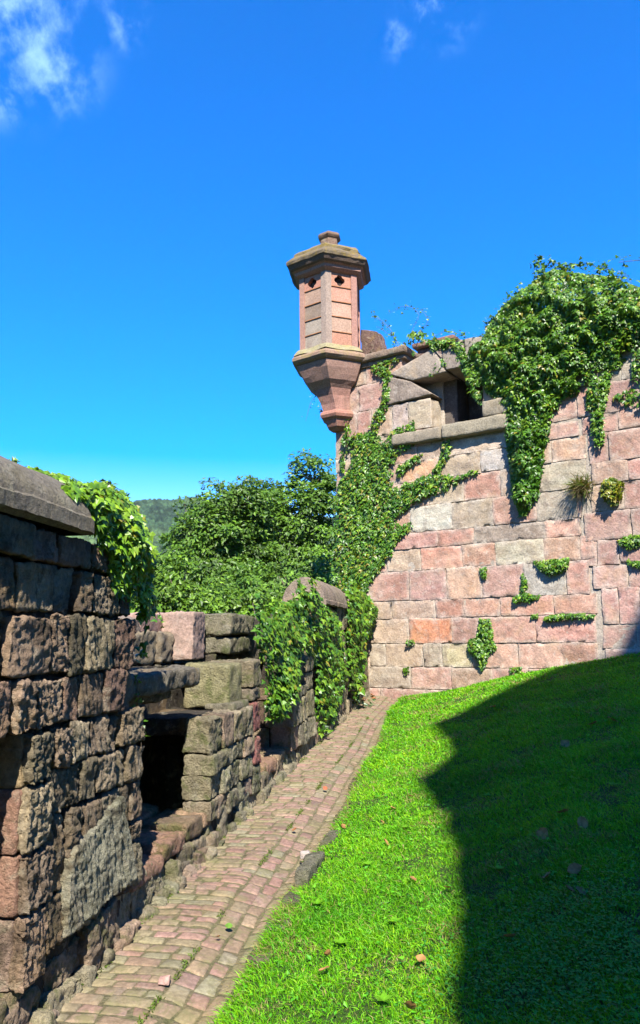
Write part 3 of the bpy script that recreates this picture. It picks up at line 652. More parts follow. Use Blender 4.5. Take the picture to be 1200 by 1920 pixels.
g.build('rubble_core', M_ROUGH, pw_, smooth=True)
# battered mossy footing along the path
g = Geo()
s = .2
while s < 15.2:
    w = rng.uniform(.18, .46) if s < 6 else rng.uniform(.3, .6); fz = f(s + w / 2); res = .016 if s < 4.5 else .035
    isop = (2.9 < s < 4.2) or (5.8 < s < 7.2) or (s < 1.4)
    h = rng.uniform(.20, .30) if not isop else rng.uniform(.16, .22)
    pr = rng.uniform(-.04, .015)
    c = pick(RUBG, .14)
    rock(g, (s + .01, -pr, fz - .1), (s + w - .01, .35, fz + h), pmap, c, res=res, rnd=.025, amp=.025, rough=.014, jit=.03, style='furrow' if rng.random() < .4 else 'chisel', colvar=.2)
    if isop or rng.random() < .4:
        rock(g, (s + .02, -pr - rng.uniform(.03, .06), fz - .12), (s + w * .8, .1, fz + h * rng.uniform(.3, .5)), pmap, pick(RUBG, .14), res=res, rnd=.02, amp=.02, rough=.012, jit=.03, colvar=.2)
    s += w
s = .2
while s < 5.8:       # small stones and rubble in the gutter at the wall foot
    w = rng.uniform(.07, .2); fz = f(s)
    rock(g, (s, -.05 - rng.uniform(0, .03), fz - .08), (s + w, .04, fz + rng.uniform(.03, .10)), pmap, pick(RUBG, .15), res=.02, rnd=.02, amp=.02, rough=.01, jit=.03)
    s += w + rng.uniform(.05, .35)
g.build('footing', M_ROUGHMOSS, pw_, smooth=True)
# floors of the openings
for a, b, fl in ((.3, 1.5, .26), (2.75, 4.4, .30), (5.65, 7.3, .26), (8.4, 9.5, .3)):
    s = a; g = Geo()
    while s < b:
        w = rng.uniform(.35, .6)
        for o0, o1 in ((.0, .45), (.46, 1.0)):
            rock(g, (s + .01, o0 + .02, f(s) + fl - .12), (min(s + w, b) - .01, o1, f(s) + fl + rng.uniform(-.01, .03)), pmap, pick(RUB, .1) * np.array([1.25, 1.15, 1.1]), res=.03, rnd=.03, amp=.02, rough=.008, jit=.015)
        s += w
    g.build('opening_floor', M_ROUGHMOSS, pw_, smooth=True)
# second pier with its raised blocks
g = Geo()
pier(g, 4.25, 5.50, f(5) + .16, 1.24, hc=(.16, .30), wc=(.18, .38), res=.022, rough=.012, amp=.02, style='mix', pal=RUBG, quoinL=BUFF, o1=.24)
for zz, hh, c in ((f(5.6) + .1, .3, (.26, .24, .15)), (f(5.6) + .4, .27, (.42, .17, .14)), (.97, .31, (.40, .155, .13)), (1.28, .14, (.30, .24, .17)), (1.42, .27, (.33, .27, .17))):
    rock(g, (5.50, -.03, zz), (5.76, .5, zz + hh - .012), pmap, c, res=.022, rnd=.025, amp=.02, rough=.013, jit=.012, style='chisel')
rock(g, (5.10, .09, 1.25), (5.49, .56, 1.66), pmap, (.37, .33, .17), res=.025, rnd=.03, amp=.016, rough=.006, jit=.01)
rock(g, (5.0, .02, 1.235), (5.49, .30, 1.30), pmap, (.3, .26, .17), res=.03, rnd=.02, amp=.01, rough=.006)
g.build('middle_pier', M_ROUGHMOSS, pw_, smooth=True)
g = Geo()
rock(g, (5.20, .50, 1.70), (5.56, .97, 2.16), pmap, (.42, .285, .22), res=.025, rnd=.015, amp=.014, rough=.011, jit=.008)
rock(g, (4.7, .82, 1.96), (5.5, 1.2, 2.15), pmap, (.43, .27, .21), res=.04, rnd=.02, amp=.01, rough=.006, jit=.01)
rock(g, (4.3, .78, 1.66), (4.95, 1.2, 1.97), pmap, (.24, .19, .12), res=.03, rnd=.04, amp=.04, rough=.015, jit=.02)
rock(g, (4.95, .70, 1.66), (5.3, 1.1, 1.95), pmap, (.22, .17, .11), res=.03, rnd=.04, amp=.04, rough=.015, jit=.02)
rock(g, (3.2, .82, 1.66), (4.7, 1.15, 2.1), pmap, (.26, .2, .15), res=.04, rnd=.04, amp=.03, rough=.012, jit=.02)
g.build('pink_block', M_SILL, pw_, smooth=True)
g = Geo()
rock(g, (5.71, .27, 1.93), (6.62, .66, 2.16), pmap, (.33, .285, .18), res=.03, rnd=.03, amp=.02, rough=.010, jit=.012, style='chisel')
rock(g, (5.73, .30, 1.74), (6.60, .70, 1.92), pmap, (.33, .29, .19), res=.03, rnd=.03, amp=.02, rough=.010, jit=.012)
rock(g, (6.62, .35, 1.6), (7.9, .9, 2.05), pmap, (.24, .2, .14), res=.05, rnd=.04, amp=.04, rough=.012, jit=.02)
rock(g, (5.75, .45, 1.3), (7.3, .95, 1.74), pmap, (.16, .13, .09), res=.05, rnd=.04, amp=.04, rough=.012, jit=.02)
g.build('grey_block', M_ROUGHMOSS, pw_, smooth=True)
g = Geo()  # broad slab bridging the first opening
rock(g, (2.7, .10, 1.50), (4.28, .98, 1.66), pmap, (.26, .22, .16), res=.025, rnd=.04, amp=.025, rough=.010, jit=.02)
rock(g, (2.75, .3, 1.40), (4.15, .9, 1.51), pmap, (.2, .17, .12), res=.05, rnd=.04, amp=.025, rough=.010, jit=.02)
g.build('lintel_slab', M_ROUGH, pw_, smooth=True)
# third pier, worn round at the top
g = Geo()
pier(g, 7.2, 8.15, f(7.6) + .18, 1.30, hc=(.2, .36), wc=(.2, .42), res=.03, rough=.013, style='mix', pal=RUBG, quoinL=[(.40, .30, .19), (.42, .27, .19)])
pier(g, 8.1, 8.6, f(8.3) + .18, 1.66, hc=(.2, .36), wc=(.4, .5), res=.03, rough=.013, style='mix', pal=RUBG)
rock(g, (7.35, 0, 1.3), (8.1, .6, 1.66), pmap, (.24, .2, .13), res=.03, rnd=.12, amp=.04, rough=.014)
g.build('rounded_pier', M_ROUGHMOSS, pw_, smooth=True)
g = Geo()
pier(g, 9.35, 10.6, 1.5, 2.3, hc=(.2, .34), wc=(.25, .5), res=.05, rough=.012, style='chisel', pal=RUB)
pier(g, 10.6, 11.7, f(11) + .15, 2.42, hc=(.22, .36), wc=(.3, .6), res=.045, rough=.013, style='chisel', pal=RUBG)
pier(g, 11.7, 13.0, 1.7, 2.35, hc=(.22, .36), wc=(.3, .6), res=.06, rough=.012, style='chisel', pal=RUB)
pier(g, 12.9, 14.5, f(13.5) + .15, 2.3, hc=(.22, .36), wc=(.3, .6), res=.06, rough=.013, style='chisel', pal=[(.3, .17, .13), (.26, .2, .14), (.24, .18, .12)])
pier(g, 14.5, 15.3, f(15) , 2.0, hc=(.22, .36), wc=(.3, .6), res=.06, rough=.013, style='chisel', pal=[(.2, .13, .11), (.3, .15, .12)])
g.build('far_pier', M_ROUGHMOSS, pw_, smooth=True)
def coping(name, s0, s1, zb, zr, o0=-.10, o1=1.02, col=(.25, .215, .16), res=.03, front=.09, mat=None, ns=None):
    """half-barrel coping stone: a low front edge, then a rounded back rising to the ridge"""
    g = Geo(); om = (o0 + o1) / 2; half = (o1 - o0) / 2
    prof = [(o0 + .05, zb), (o0, zb + .015), (o0, zb + front * .5), (o0, zb + front)]
    for t_ in np.linspace(0.02, 1, 26): a = math.pi * t_; prof.append((om - (half - .015) * math.cos(a), zb + front + (zr - zb - front) * math.sin(a) ** 1.1))
    prof += [(o1, zb + front), (o1, zb)]
    prof = np.array(prof); ss = np.linspace(s0, s1, max(4, int((s1 - s0) / res))); npf = len(prof)
    V = np.array([[s_, p[0], p[1]] for s_ in ss for p in prof])
    h = .014 * fbm(V * 4, 3) + .004 * fbm(V * 25, 2)
    edge = np.exp(-np.minimum(V[:, 0] - s0, s1 - V[:, 0]) / .015) * .012
    V[:, 2] += (h - edge) * (V[:, 2] > zb + .001); V[:, 1] += h * .6
    V[:, 0] += .02 * fbm(V[:, [1, 2, 0]] * 3, 2) * (np.minimum(V[:, 0] - s0, s1 - V[:, 0]) < .05)
    i = np.arange(len(V)).reshape(-1, npf); F = np.stack([i[:-1, :-1], i[:-1, 1:], i[1:, 1:], i[1:, :-1]], -1).reshape(-1, 4)[:, ::-1]
    g.add(pmap(V), F, col)
    for e, ring in enumerate((i[0], i[-1])):
        c = V[ring].mean(0); k = g.n; g.add(pmap(c[None]), np.zeros((0, 3), int), col)
        T = np.array([[ring[q], ring[(q + 1) % npf], k] for q in range(npf)]); g.f[3].append(T if e == 0 else T[:, ::-1])
    return g.build(name, mat or M_COPE, pw_, smooth=False)
coping('coping_stone', -1.0, .55, 2.47, 2.86); coping('coping_stone', .565, 1.80, 2.47, 2.86, res=.02)
coping('coping_stone', 9.3, 10.4, 2.38, 2.80, o0=-.06, o1=.62, col=(.34, .255, .19), front=.07, res=.05)
coping('coping_stone', 10.41, 11.62, 2.38, 2.80, o0=-.06, o1=.62, col=(.32, .25, .18), front=.07, res=.05)
coping('coping_stone', 12.6, 14.3, 2.38, 2.74, o0=-.04, o1=.62, col=(.32, .25, .18), front=.07, res=.05)

# ------------------------------------------------------------------ leaves
IVY_V = np.array([(0, 0, 0), (.30, -.10, -.02), (.52, .28, -.06), (.24, .36, .0), (0, 1.0, -.10), (-.24, .36, .0), (-.52, .28, -.06), (-.30, -.10, -.02), (0, .3, .06)])
IVY_F = np.array([[i, (i + 1) % 8, 8] for i in range(8)])
OVAL_V = np.array([(0, 0, 0), (.26, .38, .03), (0, 1, -.1), (-.26, .38, .03), (0, .45, -.04)]); OVAL_F = np.array([[0, 1, 4], [1, 2, 4], [2, 3, 4], [3, 0, 4]])
def unit(v): return v / np.maximum(np.linalg.norm(v, axis=-1, keepdims=True), 1e-9)
def leaves(g, P, N, D, size, col, shape='ivy'):
    """P points, N normals, D tip directions, size (n,), col (n,3)"""
    V0, F0 = (IVY_V, IVY_F) if shape == 'ivy' else (OVAL_V, OVAL_F)
    N = unit(N); D = unit(D - (D * N).sum(1, keepdims=True) * N); X = np.cross(D, N)
    n, m = len(P), len(V0)
    V = P[:, None] + size[:, None, None] * (V0[None, :, :1] * X[:, None] + V0[None, :, 1:2] * D[:, None] + V0[None, :, 2:] * N[:, None])
    F = (F0[None] + (np.arange(n) * m)[:, None, None]).reshape(-1, 3)
    g.add(V.reshape(-1, 3), F, np.repeat(col, m, axis=0))
def inpoly(x, y, poly):
    poly = np.asarray(poly); c = np.zeros(x.shape, bool); j = len(poly) - 1
    for i in range(len(poly)):
        xi, yi = poly[i]; xj, yj = poly[j]
        c ^= ((yi > y) != (yj > y)) & (x < (xj - xi) * (y - yi) / (yj - yi + 1e-12) + xi); j = i
    return c
def polydist(x, y, poly):
    poly = np.asarray(poly, float); d = np.full(x.shape, 1e9)
    for i in range(len(poly)):
        a, b = poly[i], poly[(i + 1) % len(poly)]; ab = b - a; L = (ab ** 2).sum() + 1e-12
        t = np.clip(((x - a[0]) * ab[0] + (y - a[1]) * ab[1]) / L, 0, 1); d = np.minimum(d, np.hypot(x - a[0] - t * ab[0], y - a[1] - t * ab[1]))
    return d
IVYC = np.array([(.075, .21, .012), (.11, .26, .014), (.14, .29, .016), (.055, .15, .014), (.22, .37, .02)])
YEL = np.array([(.28, .30, .02), (.33, .29, .03)])
def ivycol(n, yel=.04, pal=IVYC, v=.18):
    c = pal[rng.integers(len(pal), size=n)] * (1 + rng.normal(size=(n, 1)) * v)
    y = rng.random(n) < yel; c[y] = YEL[rng.integers(2, size=y.sum())]
    return np.clip(c, .008, .5)
def ivy_on(g, poly, mapf, nout, n, size, bulge, bias=.0, yel=.04, gaps=.25, pal=IVYC, edge=.25, fs=2.2, layers=True):
    """leaves over an outline given in wall coordinates (along, height); bulge = thickness away from the wall"""
    poly = np.asarray(poly, float); lo, hi = poly.min(0), poly.max(0); P = []
    tot = 0
    while tot < n:
        q = rng.uniform(lo - .04, hi + .04, (n * 2, 2)); q = q[inpoly(q[:, 0], q[:, 1], poly)]
        d = polydist(q[:, 0], q[:, 1], poly); nz = n2(q[:, 0] * fs, q[:, 1] * fs, 1, 3, 3.3)
        keep = (nz + .5 + d / edge * .8 > gaps + rng.random(len(q)) * .5)
        q = q[keep]; P.append(np.column_stack([q, d[keep]])); tot += len(q)
        if len(P) > 60: break
    q = np.concatenate(P)[:n]; n = len(q); d = q[:, 2]
    lump = 1 + .75 * n2(q[:, 0] * 2.6, q[:, 1] * 2.6, 1, 3, 8.1)
    depth = np.minimum(1, d / (edge * 1.3)) ** .6 * bulge * lump; r = rng.random(n) ** .45 if layers else np.ones(n)
    o = -(.015 + depth * r) - rng.random(n) * .03
    W = mapf(np.column_stack([q[:, 0], o, q[:, 1]]))
    e = .02                                             # normals follow the lumpy surface
    dk = (n2((q[:, 0] + e) * 2.6, q[:, 1] * 2.6, 1, 3, 8.1) - n2((q[:, 0] - e) * 2.6, q[:, 1] * 2.6, 1, 3, 8.1)) / (2 * e) * bulge * .6
    dz = (n2(q[:, 0] * 2.6, (q[:, 1] + e) * 2.6, 1, 3, 8.1) - n2(q[:, 0] * 2.6, (q[:, 1] - e) * 2.6, 1, 3, 8.1)) / (2 * e) * bulge * .6
    out = np.asarray(nout, float); al = np.cross(out, [0, 0, 1]) * -1
    N = out[None] - al[None] * dk[:, None] - np.array([0, 0, 1])[None] * dz[:, None] + np.array([0, 0, .45]) + rng.normal(size=(n, 3)) * .38
    D = np.array([0, 0, -1.0]) + rng.normal(size=(n, 3)) * .5
    leaves(g, W, N, D, size * rng.uniform(.55, 1.3, n), ivycol(n, yel, pal))
def tube(g, pts, r0, r1, col, n=5):
    pts = np.asarray(pts, float); m = len(pts); rr_ = np.linspace(r0, r1, m); T = np.gradient(pts, axis=0); T = unit(T)
    up = np.where(np.abs(T[:, 2:]) > .9, np.array([[1., 0, 0]]), np.array([[0, 0, 1.]])); A = unit(np.cross(T, up)); B = np.cross(T, A)
    a = np.arange(n) * 2 * math.pi / n
    V = pts[:, None] + rr_[:, None, None] * (np.cos(a)[None, :, None] * A[:, None] + np.sin(a)[None, :, None] * B[:, None])
    F = [[j * n + i, j * n + (i + 1) % n, (j + 1) * n + (i + 1) % n, (j + 1) * n + i] for j in range(m - 1) for i in range(n)]
    g.add(V.reshape(-1, 3), F, col)
def curve(p, n=12):
    p = np.asarray(p, float); t = np.linspace(0, len(p) - 1, n); out = []
    for k in range(3):
        x = np.interp(t, np.arange(len(p)), p[:, k]); out.append(x)
    c = np.array(out).T
    for _ in range(2): c[1:-1] = (c[:-2] + 2 * c[1:-1] + c[2:]) / 4
    return c
def sprig(gs, gl, pts, nl, size, r=.006, droop=.4, yel=.02, spread=.05):
    c = curve(pts, 16); tube(gs, c, r, r * .4, (.12, .07, .04), 4)
    t = rng.uniform(0, len(c) - 1.001, nl); i = t.astype(int); P = c[i] + (c[i + 1] - c[i]) * (t - i)[:, None] + rng.normal(size=(nl, 3)) * spread
    N = rng.normal(size=(nl, 3)) * .6 + np.array([0, -.5, .8]); D = rng.normal(size=(nl, 3)) + np.array([0, 0, -droop])
    leaves(gl, P, N, D, size * rng.uniform(.6, 1.2, nl), ivycol(nl, yel))
NW = (-WN[0], -WN[1], 0)
WP = lambda L, o=0: [on_wall(x, y, o) for x, y in L]
def wall_ivy(name, label, cat, patches, sprigs=(), stems=(), group=None, size=.076):
    pts0 = patches[0][0]; c = np.mean(np.array(WP(pts0)), 0); b = wmap(np.array([[c[0], -.02, c[1]]]))[0]
    root = empty(name, b, label, cat, group)
    gl = Geo(); gs_all = []
    for p in patches:
        poly, n, bul = p[:3]; kw = p[3] if len(p) > 3 else {}
        ivy_on(gl, WP(poly), wmap, NW, n, kw.pop('size', size), bul, **kw)
    for sp in sprigs:
        pts = []
        for (x, y, o) in sp[0]: k, z = on_wall(x, y, o); pts.append(wmap(np.array([[k, o, z]]))[0])
        gs_all.append(Geo()); sprig(gs_all[-1], gl, pts, sp[1], sp[2] if len(sp) > 2 else .09)
    for st in stems:
        gs_all.append(Geo()); tube(gs_all[-1], curve([wmap(np.array([[*WP([(x, y)])[0]]])[:, [0, 1, 1]] * 0 + np.array([[on_wall(x, y)[0], -.03, on_wall(x, y)[1]]]))[0] for x, y in st], 14), .018, .008, (.13, .09, .06), 5)
    gl.build('leaves', M_IVY, root)
    for st_ in gs_all: st_.build('stem', M_BARK, root)
    return root
wall_ivy('hanging_ivy', 'dense dark ivy mass draped over the top of the tall wall', 'ivy',
    [([(905, 640), (925, 600), (960, 560), (1000, 530), (1040, 505), (1100, 515), (1150, 520), (1200, 540), (1330, 560), (1330, 660), (1230, 640), (1190, 650), (1160, 690), (1130, 690), (1100, 720), (1080, 740), (1050, 750), (1035, 790), (1025, 830), (1015, 870), (1010, 925), (995, 945), (980, 970), (965, 940), (960, 890), (955, 840), (950, 790), (940, 765), (930, 745), (915, 735), (900, 715), (885, 690), (878, 660), (890, 645)], 25000, .32, dict(edge=.5, gaps=-.1)),
     ([(950, 790), (1028, 800), (1018, 880), (1010, 930), (985, 965), (968, 930), (958, 880)], 1800, .30, dict(gaps=-.3, edge=.2, pal=IVYC[[0, 1, 3]])),
     ([(1105, 700), (1150, 690), (1135, 760), (1130, 830), (1125, 855), (1112, 850), (1105, 800), (1100, 740)], 650, .12),
     ([(1180, 640), (1300, 640), (1300, 760), (1240, 770), (1190, 770), (1150, 745), (1165, 735), (1190, 725), (1185, 690)], 700, .14)],
    [([(1000, 560, .2), (1010, 510, 0), (1030, 490, 0), (1060, 500, 0)], 90), ([(1010, 540, .1), (1005, 500, 0), (1013, 478, 0)], 50), ([(960, 570, .1), (940, 580, 0), (960, 550, 0), (985, 545, 0)], 70),
     ([(1040, 530, .2), (1055, 505, 0), (1085, 498, .1), (1110, 495, .1)], 80), ([(1110, 520, .2), (1130, 498, 0), (1150, 515, 0)], 60), ([(1150, 530, .1), (1165, 515, 0), (1185, 530, 0)], 40), ([(930, 610, .1), (915, 600, 0), (905, 615, 0)], 30),
     ([(1060, 520, .1), (1045, 500, 0), (1025, 520, 0), (1000, 540, 0)], 60), ([(900, 650, .1), (880, 640, .1), (860, 645, 0)], 60),
     ([(1120, 700, -.1), (1122, 760, -.1), (1125, 830, -.08)], 60)])
wall_ivy('climbing_ivy', 'ivy climbing the left corner of the tall wall below the turret in a branching fan', 'ivy',
    [([(652, 870), (665, 815), (690, 808), (715, 815), (730, 850), (735, 880), (750, 910), (765, 935), (760, 965), (745, 1000), (735, 1040), (700, 1080), (690, 1110), (670, 1110), (640, 1075), (625, 1040), (622, 960), (632, 900)], 4600, .07, dict(yel=.09, edge=.2, gaps=.5)),
     ([(730, 940), (770, 905), (800, 890), (860, 890), (860, 905), (820, 925), (775, 945), (740, 975)], 700, .07, dict(edge=.06, gaps=-.1)),
     ([(715, 840), (740, 805), (775, 790), (785, 800), (782, 830), (750, 850), (735, 875), (715, 880)], 420, .07, dict(edge=.06)),
     ([(735, 1010), (755, 985), (775, 975), (772, 990), (745, 1015), (720, 1050), (700, 1060)], 250, .05, dict(edge=.05, gaps=-.1)),
     ([(745, 880), (770, 858), (792, 850), (790, 862), (768, 878), (750, 895)], 120, .05, dict(edge=.05, gaps=-.1)), ([(740, 925), (765, 900), (775, 905), (755, 935)], 90, .05, dict(edge=.05)), ([(650, 860), (640, 845), (640, 880), (650, 900)], 60, .05, dict(edge=.05)),
     ([(695, 1060), (718, 1045), (722, 1055), (700, 1085)], 80, .05, dict(edge=.05)),
     ([(690, 820), (702, 780), (718, 755), (722, 720), (712, 700), (726, 680), (736, 700), (732, 750), (720, 790), (705, 825)], 330, .06, dict(edge=.05, yel=.1)),
     ([(698, 685), (735, 670), (750, 672), (735, 690), (715, 705), (700, 700)], 110, .06, dict(edge=.05, yel=.2, gaps=-.1)),
     ([(643, 830), (652, 760), (660, 765), (658, 810), (668, 830), (660, 850)], 90, .05, dict(edge=.05)),
     ([(833, 825), (845, 822), (848, 850), (838, 872), (825, 878), (828, 850)], 70, .05, dict(edge=.05)),
     ([(810, 885), (826, 862), (838, 868), (830, 890)], 40, .05, dict(edge=.05)),
     ([(855, 892), (895, 878), (898, 886), (858, 900)], 30, .03, dict(edge=.03)),
     ([(624, 1040), (645, 1060), (685, 1100), (690, 1160), (672, 1190), (640, 1150), (620, 1100)], 800, .25, dict(yel=.06)),
     ([(605, 735), (612, 735), (612, 775), (606, 780)], 8, .02, dict(gaps=-.4))],
    [([(640, 860, -.1), (650, 830, -.05), (662, 815, -.05)], 30), ([(700, 830, -.05), (706, 790, -.05), (725, 750, -.05), (718, 690, -.05)], 40),
     ([(604, 735, -.4), (602, 760, -.4), (600, 790, -.4)], 16, .05), ([(595, 738, -.4), (582, 755, -.4), (573, 790, -.4)], 18, .05)],
    [[(672, 1120), (668, 1000), (660, 900), (690, 820)], [(690, 1080), (720, 960), (800, 905), (860, 895)], [(670, 1000), (700, 900), (740, 820), (775, 795)], [(700, 830), (722, 750), (720, 690)]])
wall_ivy('crest_ivy', 'loose ivy with arching shoots on the wall top between the turret and the gun opening', 'ivy',
    [([(740, 650), (770, 635), (800, 630), (850, 640), (880, 650), (900, 700), (880, 705), (862, 690), (850, 650), (810, 650), (790, 665), (768, 665)], 200, .10, dict(gaps=.5, size=.08)),
     ([(745, 650), (780, 618), (830, 632), (870, 640), (870, 655), (800, 660)], 330, .2, dict(gaps=.3, yel=.1, size=.08)),
     ([(800, 700), (830, 672), (848, 668), (840, 685), (810, 705)], 70, .05, dict(gaps=-.2)),
     ([(868, 690), (905, 690), (905, 760), (880, 735)], 260, .2, dict(gaps=-.1))],
    [([(745, 655, 0), (735, 620, 0), (715, 600, 0), (697, 592, 0)], 50, .075), ([(765, 645, 0), (775, 610, 0), (790, 590, 0), (770, 573, 0), (745, 575, 0), (728, 590, 0)], 45, .06), ([(780, 650, 0), (790, 620, 0), (805, 600, 0), (790, 580, 0)], 40, .06),
     ([(800, 645, 0), (830, 620, 0), (860, 625, 0), (880, 640, 0)], 40, .07), ([(750, 650, 0), (740, 635, 0), (720, 620, 0), (708, 612, 0)], 30, .06), ([(880, 650, 0), (900, 630, 0), (915, 625, 0)], 30, .06)])
def tuft(name, label, poly, n, cat='wall plant', size=.06, bul=.10, group=None, yel=.02, pal=IVYC):
    g = Geo(); ivy_on(g, WP(poly), wmap, NW, n, size, bul, yel=yel, gaps=-.2, edge=.08, pal=pal); o = g.build(name, M_IVY)
    return tag(o, label, cat, group)
GW = 'green wall plants rooted in the joints'
tuft('creeper_tuft', 'lowest long green creeper tuft hanging down the wall near the lawn', [(900, 1160), (920, 1160), (930, 1200), (932, 1215), (918, 1225), (912, 1245), (905, 1258), (897, 1235), (878, 1218), (880, 1200), (898, 1190)], 700, 'wall plant', group=GW)
tuft('creeper_tuft', 'wide creeper clump in the joint above the square grey block', [(1000, 1052), (1068, 1046), (1068, 1062), (1050, 1075), (1032, 1082), (1015, 1068)], 420, group=GW)
tuft('creeper_tuft', 'upright pointed creeper sprig beside the square grey block', [(980, 1075), (988, 1085), (990, 1112), (1012, 1118), (1005, 1124), (965, 1130), (962, 1122), (978, 1112)], 260, group=GW)
tuft('creeper_tuft', 'thin row of creeper leaves along a joint low on the wall', [(1022, 1155), (1060, 1149), (1090, 1150), (1118, 1152), (1116, 1158), (1060, 1160), (1024, 1165)], 220, group=GW)
tuft('creeper_tuft', 'creeper clump at the right edge, upper one of two', [(1160, 1012), (1185, 1003), (1210, 1003), (1205, 1020), (1180, 1030), (1165, 1025)], 240, group=GW)
tuft('creeper_tuft', 'creeper clump at the right edge, lower one of two', [(1178, 1053), (1215, 1052), (1215, 1063), (1190, 1062)], 110, group=GW)
tuft('creeper_tuft', 'small dark creeper sprig between pink blocks in the middle of the wall', [(902, 1066), (914, 1063), (914, 1082), (906, 1086)], 70, group=GW)
tuft('creeper_tuft', 'small tuft in the joint near the path end', [(762, 1200), (778, 1197), (780, 1209), (764, 1210)], 60, group=GW, size=.045)
tuft('creeper_tuft', 'bright little tuft just above the lawn left of the long creeper', [(757, 1252), (770, 1250), (770, 1262), (760, 1264)], 50, group=GW, size=.045)
tuft('creeper_tuft', 'bright little tuft just above the lawn right of the long creeper', [(956, 1252), (980, 1249), (980, 1262), (960, 1262)], 80, group=GW, size=.045)
tuft('creeper_tuft', 'tiny round tuft left of the thin row of creeper leaves', [(995, 1152), (1010, 1150), (1010, 1158), (997, 1160)], 50, group=GW, size=.045)
tuft('yellow_flowering_plant', 'yellow green bushy plant growing from the wall', [(1130, 905), (1150, 895), (1172, 905), (1168, 930), (1155, 950), (1138, 940), (1128, 925)], 420, 'wall plant', size=.07, bul=.28, yel=.35, pal=np.array([(.2, .26, .02), (.13, .22, .015), (.3, .3, .02)]))
root = empty('grass_tussock', wmap(np.array([[*on_wall(1090, 915)]])[:, [0, 0, 1]] * np.array([1, 0, 1]))[0], 'dry grass tussock sprouting from the wall beside the yellow green plant', 'grass tuft')
def blades(g, P, dirs, L, w, col, bend=.4, rnd=None):
    """thin bent blades; P (n,3) roots, dirs (n,3)"""
    n = len(P); up = np.array([0, 0, 1.0]); d = unit(dirs); side = unit(np.cross(d, rng.normal(size=(n, 3)))); fall = unit(np.column_stack([d[:, 0], d[:, 1], np.zeros(n)]) + 1e-3 * rng.normal(size=(n, 3))) * bend - up * bend * .5
    L = L[:, None]; w = w[:, None]; a = P; m = P + d * L * .55; t = P + d * L * .9 + fall * L * rng.uniform(.2, 1, (n, 1))
    V = np.stack([a - side * w, a + side * w, m + side * w * .8, m - side * w * .8, t], 1).reshape(-1, 3)
    b = np.arange(n) * 5; g.add(V, np.stack([b, b + 1, b + 2, b + 3], 1), np.repeat(col, 5, 0)); g.more(np.stack([b + 3, b + 2, b + 4], 1), g.n - len(V))
g = Geo(); n = 420; kz = on_wall(1092, 912)
P = wmap(np.column_stack([kz[0] + rng.normal(size=n) * .07, np.full(n, -.02), kz[1] + rng.normal(size=n) * .05]))
dirs = np.array(NW) * 1.0 + rng.normal(size=(n, 3)) * .55 + np.array([0, 0, .25]); col = np.where(rng.random((n, 1)) < .5, (.14, .26, .02), (.28, .22, .09))
down = rng.random(n) < .4; dirs[down, 2] -= .9; col[down] = (.25, .2, .09)
blades(g, P, dirs, rng.uniform(.15, .42, n), np.full(n, .006), col); g.build('blades', M_GRASS, root)

# ---- ivy on the parapet
def par_ivy(name, label, patches, sprigs=(), size=.07, group=None):
    c = np.mean([on_parapet(x, y, 0) for x, y in patches[0][0]], 0); b = pmap(np.array([[c[0], 0, c[1]]]))[0]
    root = empty(name, b, label, 'ivy', group); gl = Geo(); gs_all = []
    for p in patches:
        poly, n, bul, off = p[:4]; kw = dict(p[4]) if len(p) > 4 else {}
        mf = lambda v, off=off: pmap(v + np.array([0, off, 0]))
        ivy_on(gl, [on_parapet(x, y, off) for x, y in poly], mf, (.85, -.5, .1), n, kw.pop('size', size), bul, **kw)
    for sp in sprigs:
        pts = []
        for (x, y, o) in sp[0]: s_, z_ = on_parapet(x, y, o); pts.append(pmap(np.array([[s_, o, z_]]))[0])
        gs_all.append(Geo()); sprig(gs_all[-1], gl, pts, sp[1], sp[2], r=.004, spread=sp[3] if len(sp) > 3 else .03)
    gl.build('leaves', M_IVY, root)
    for st_ in gs_all: st_.build('stem', M_BARK, root)
NEARC = np.array([(.16, .34, .012), (.22, .42, .015), (.11, .25, .012), (.27, .46, .02)])
par_ivy('coping_ivy', 'large leaved bright ivy spilling over the end of the nearest coping stone',
    [([(85, 900), (130, 908), (170, 902), (205, 915), (228, 935), (238, 965), (252, 1000), (258, 1040), (262, 1080), (275, 1125), (262, 1155), (245, 1160), (220, 1130), (195, 1095), (182, 1060), (170, 1030), (155, 990), (130, 950), (100, 925)], 2600, .20, .02, dict(size=.058, edge=.4, gaps=.28, pal=NEARC, yel=.03, fs=5)),
     ([(35, 872), (60, 880), (100, 892), (150, 905), (160, 930), (130, 945), (95, 915), (60, 892)], 420, .10, .25, dict(size=.052, edge=.1, pal=NEARC, gaps=-.1)),
     ([(125, 905), (190, 905), (240, 960), (255, 1050), (235, 1080), (180, 1000), (140, 940)], 900, .25, .35, dict(size=.062, pal=NEARC, gaps=-.3))],
    [([(15, 868, .45), (40, 878, .4), (75, 890, .35), (110, 905, .3)], 22, .05, .015), ([(180, 910, .2), (195, 903, .1), (220, 915, .1), (240, 930, .1)], 16, .045, .01), ([(262, 1120, 0), (275, 1160, 0), (268, 1200, 0), (255, 1240, .1)], 14, .06, .02),
     ([(285, 1130, 0), (300, 1150, .1), (305, 1175, .1)], 12, .045, .02), ([(255, 1270, .1), (262, 1330, .1), (265, 1400, .1)], 22, .05, .02), ([(232, 960, .1), (240, 985, 0), (248, 1000, 0)], 12, .06, .02)])
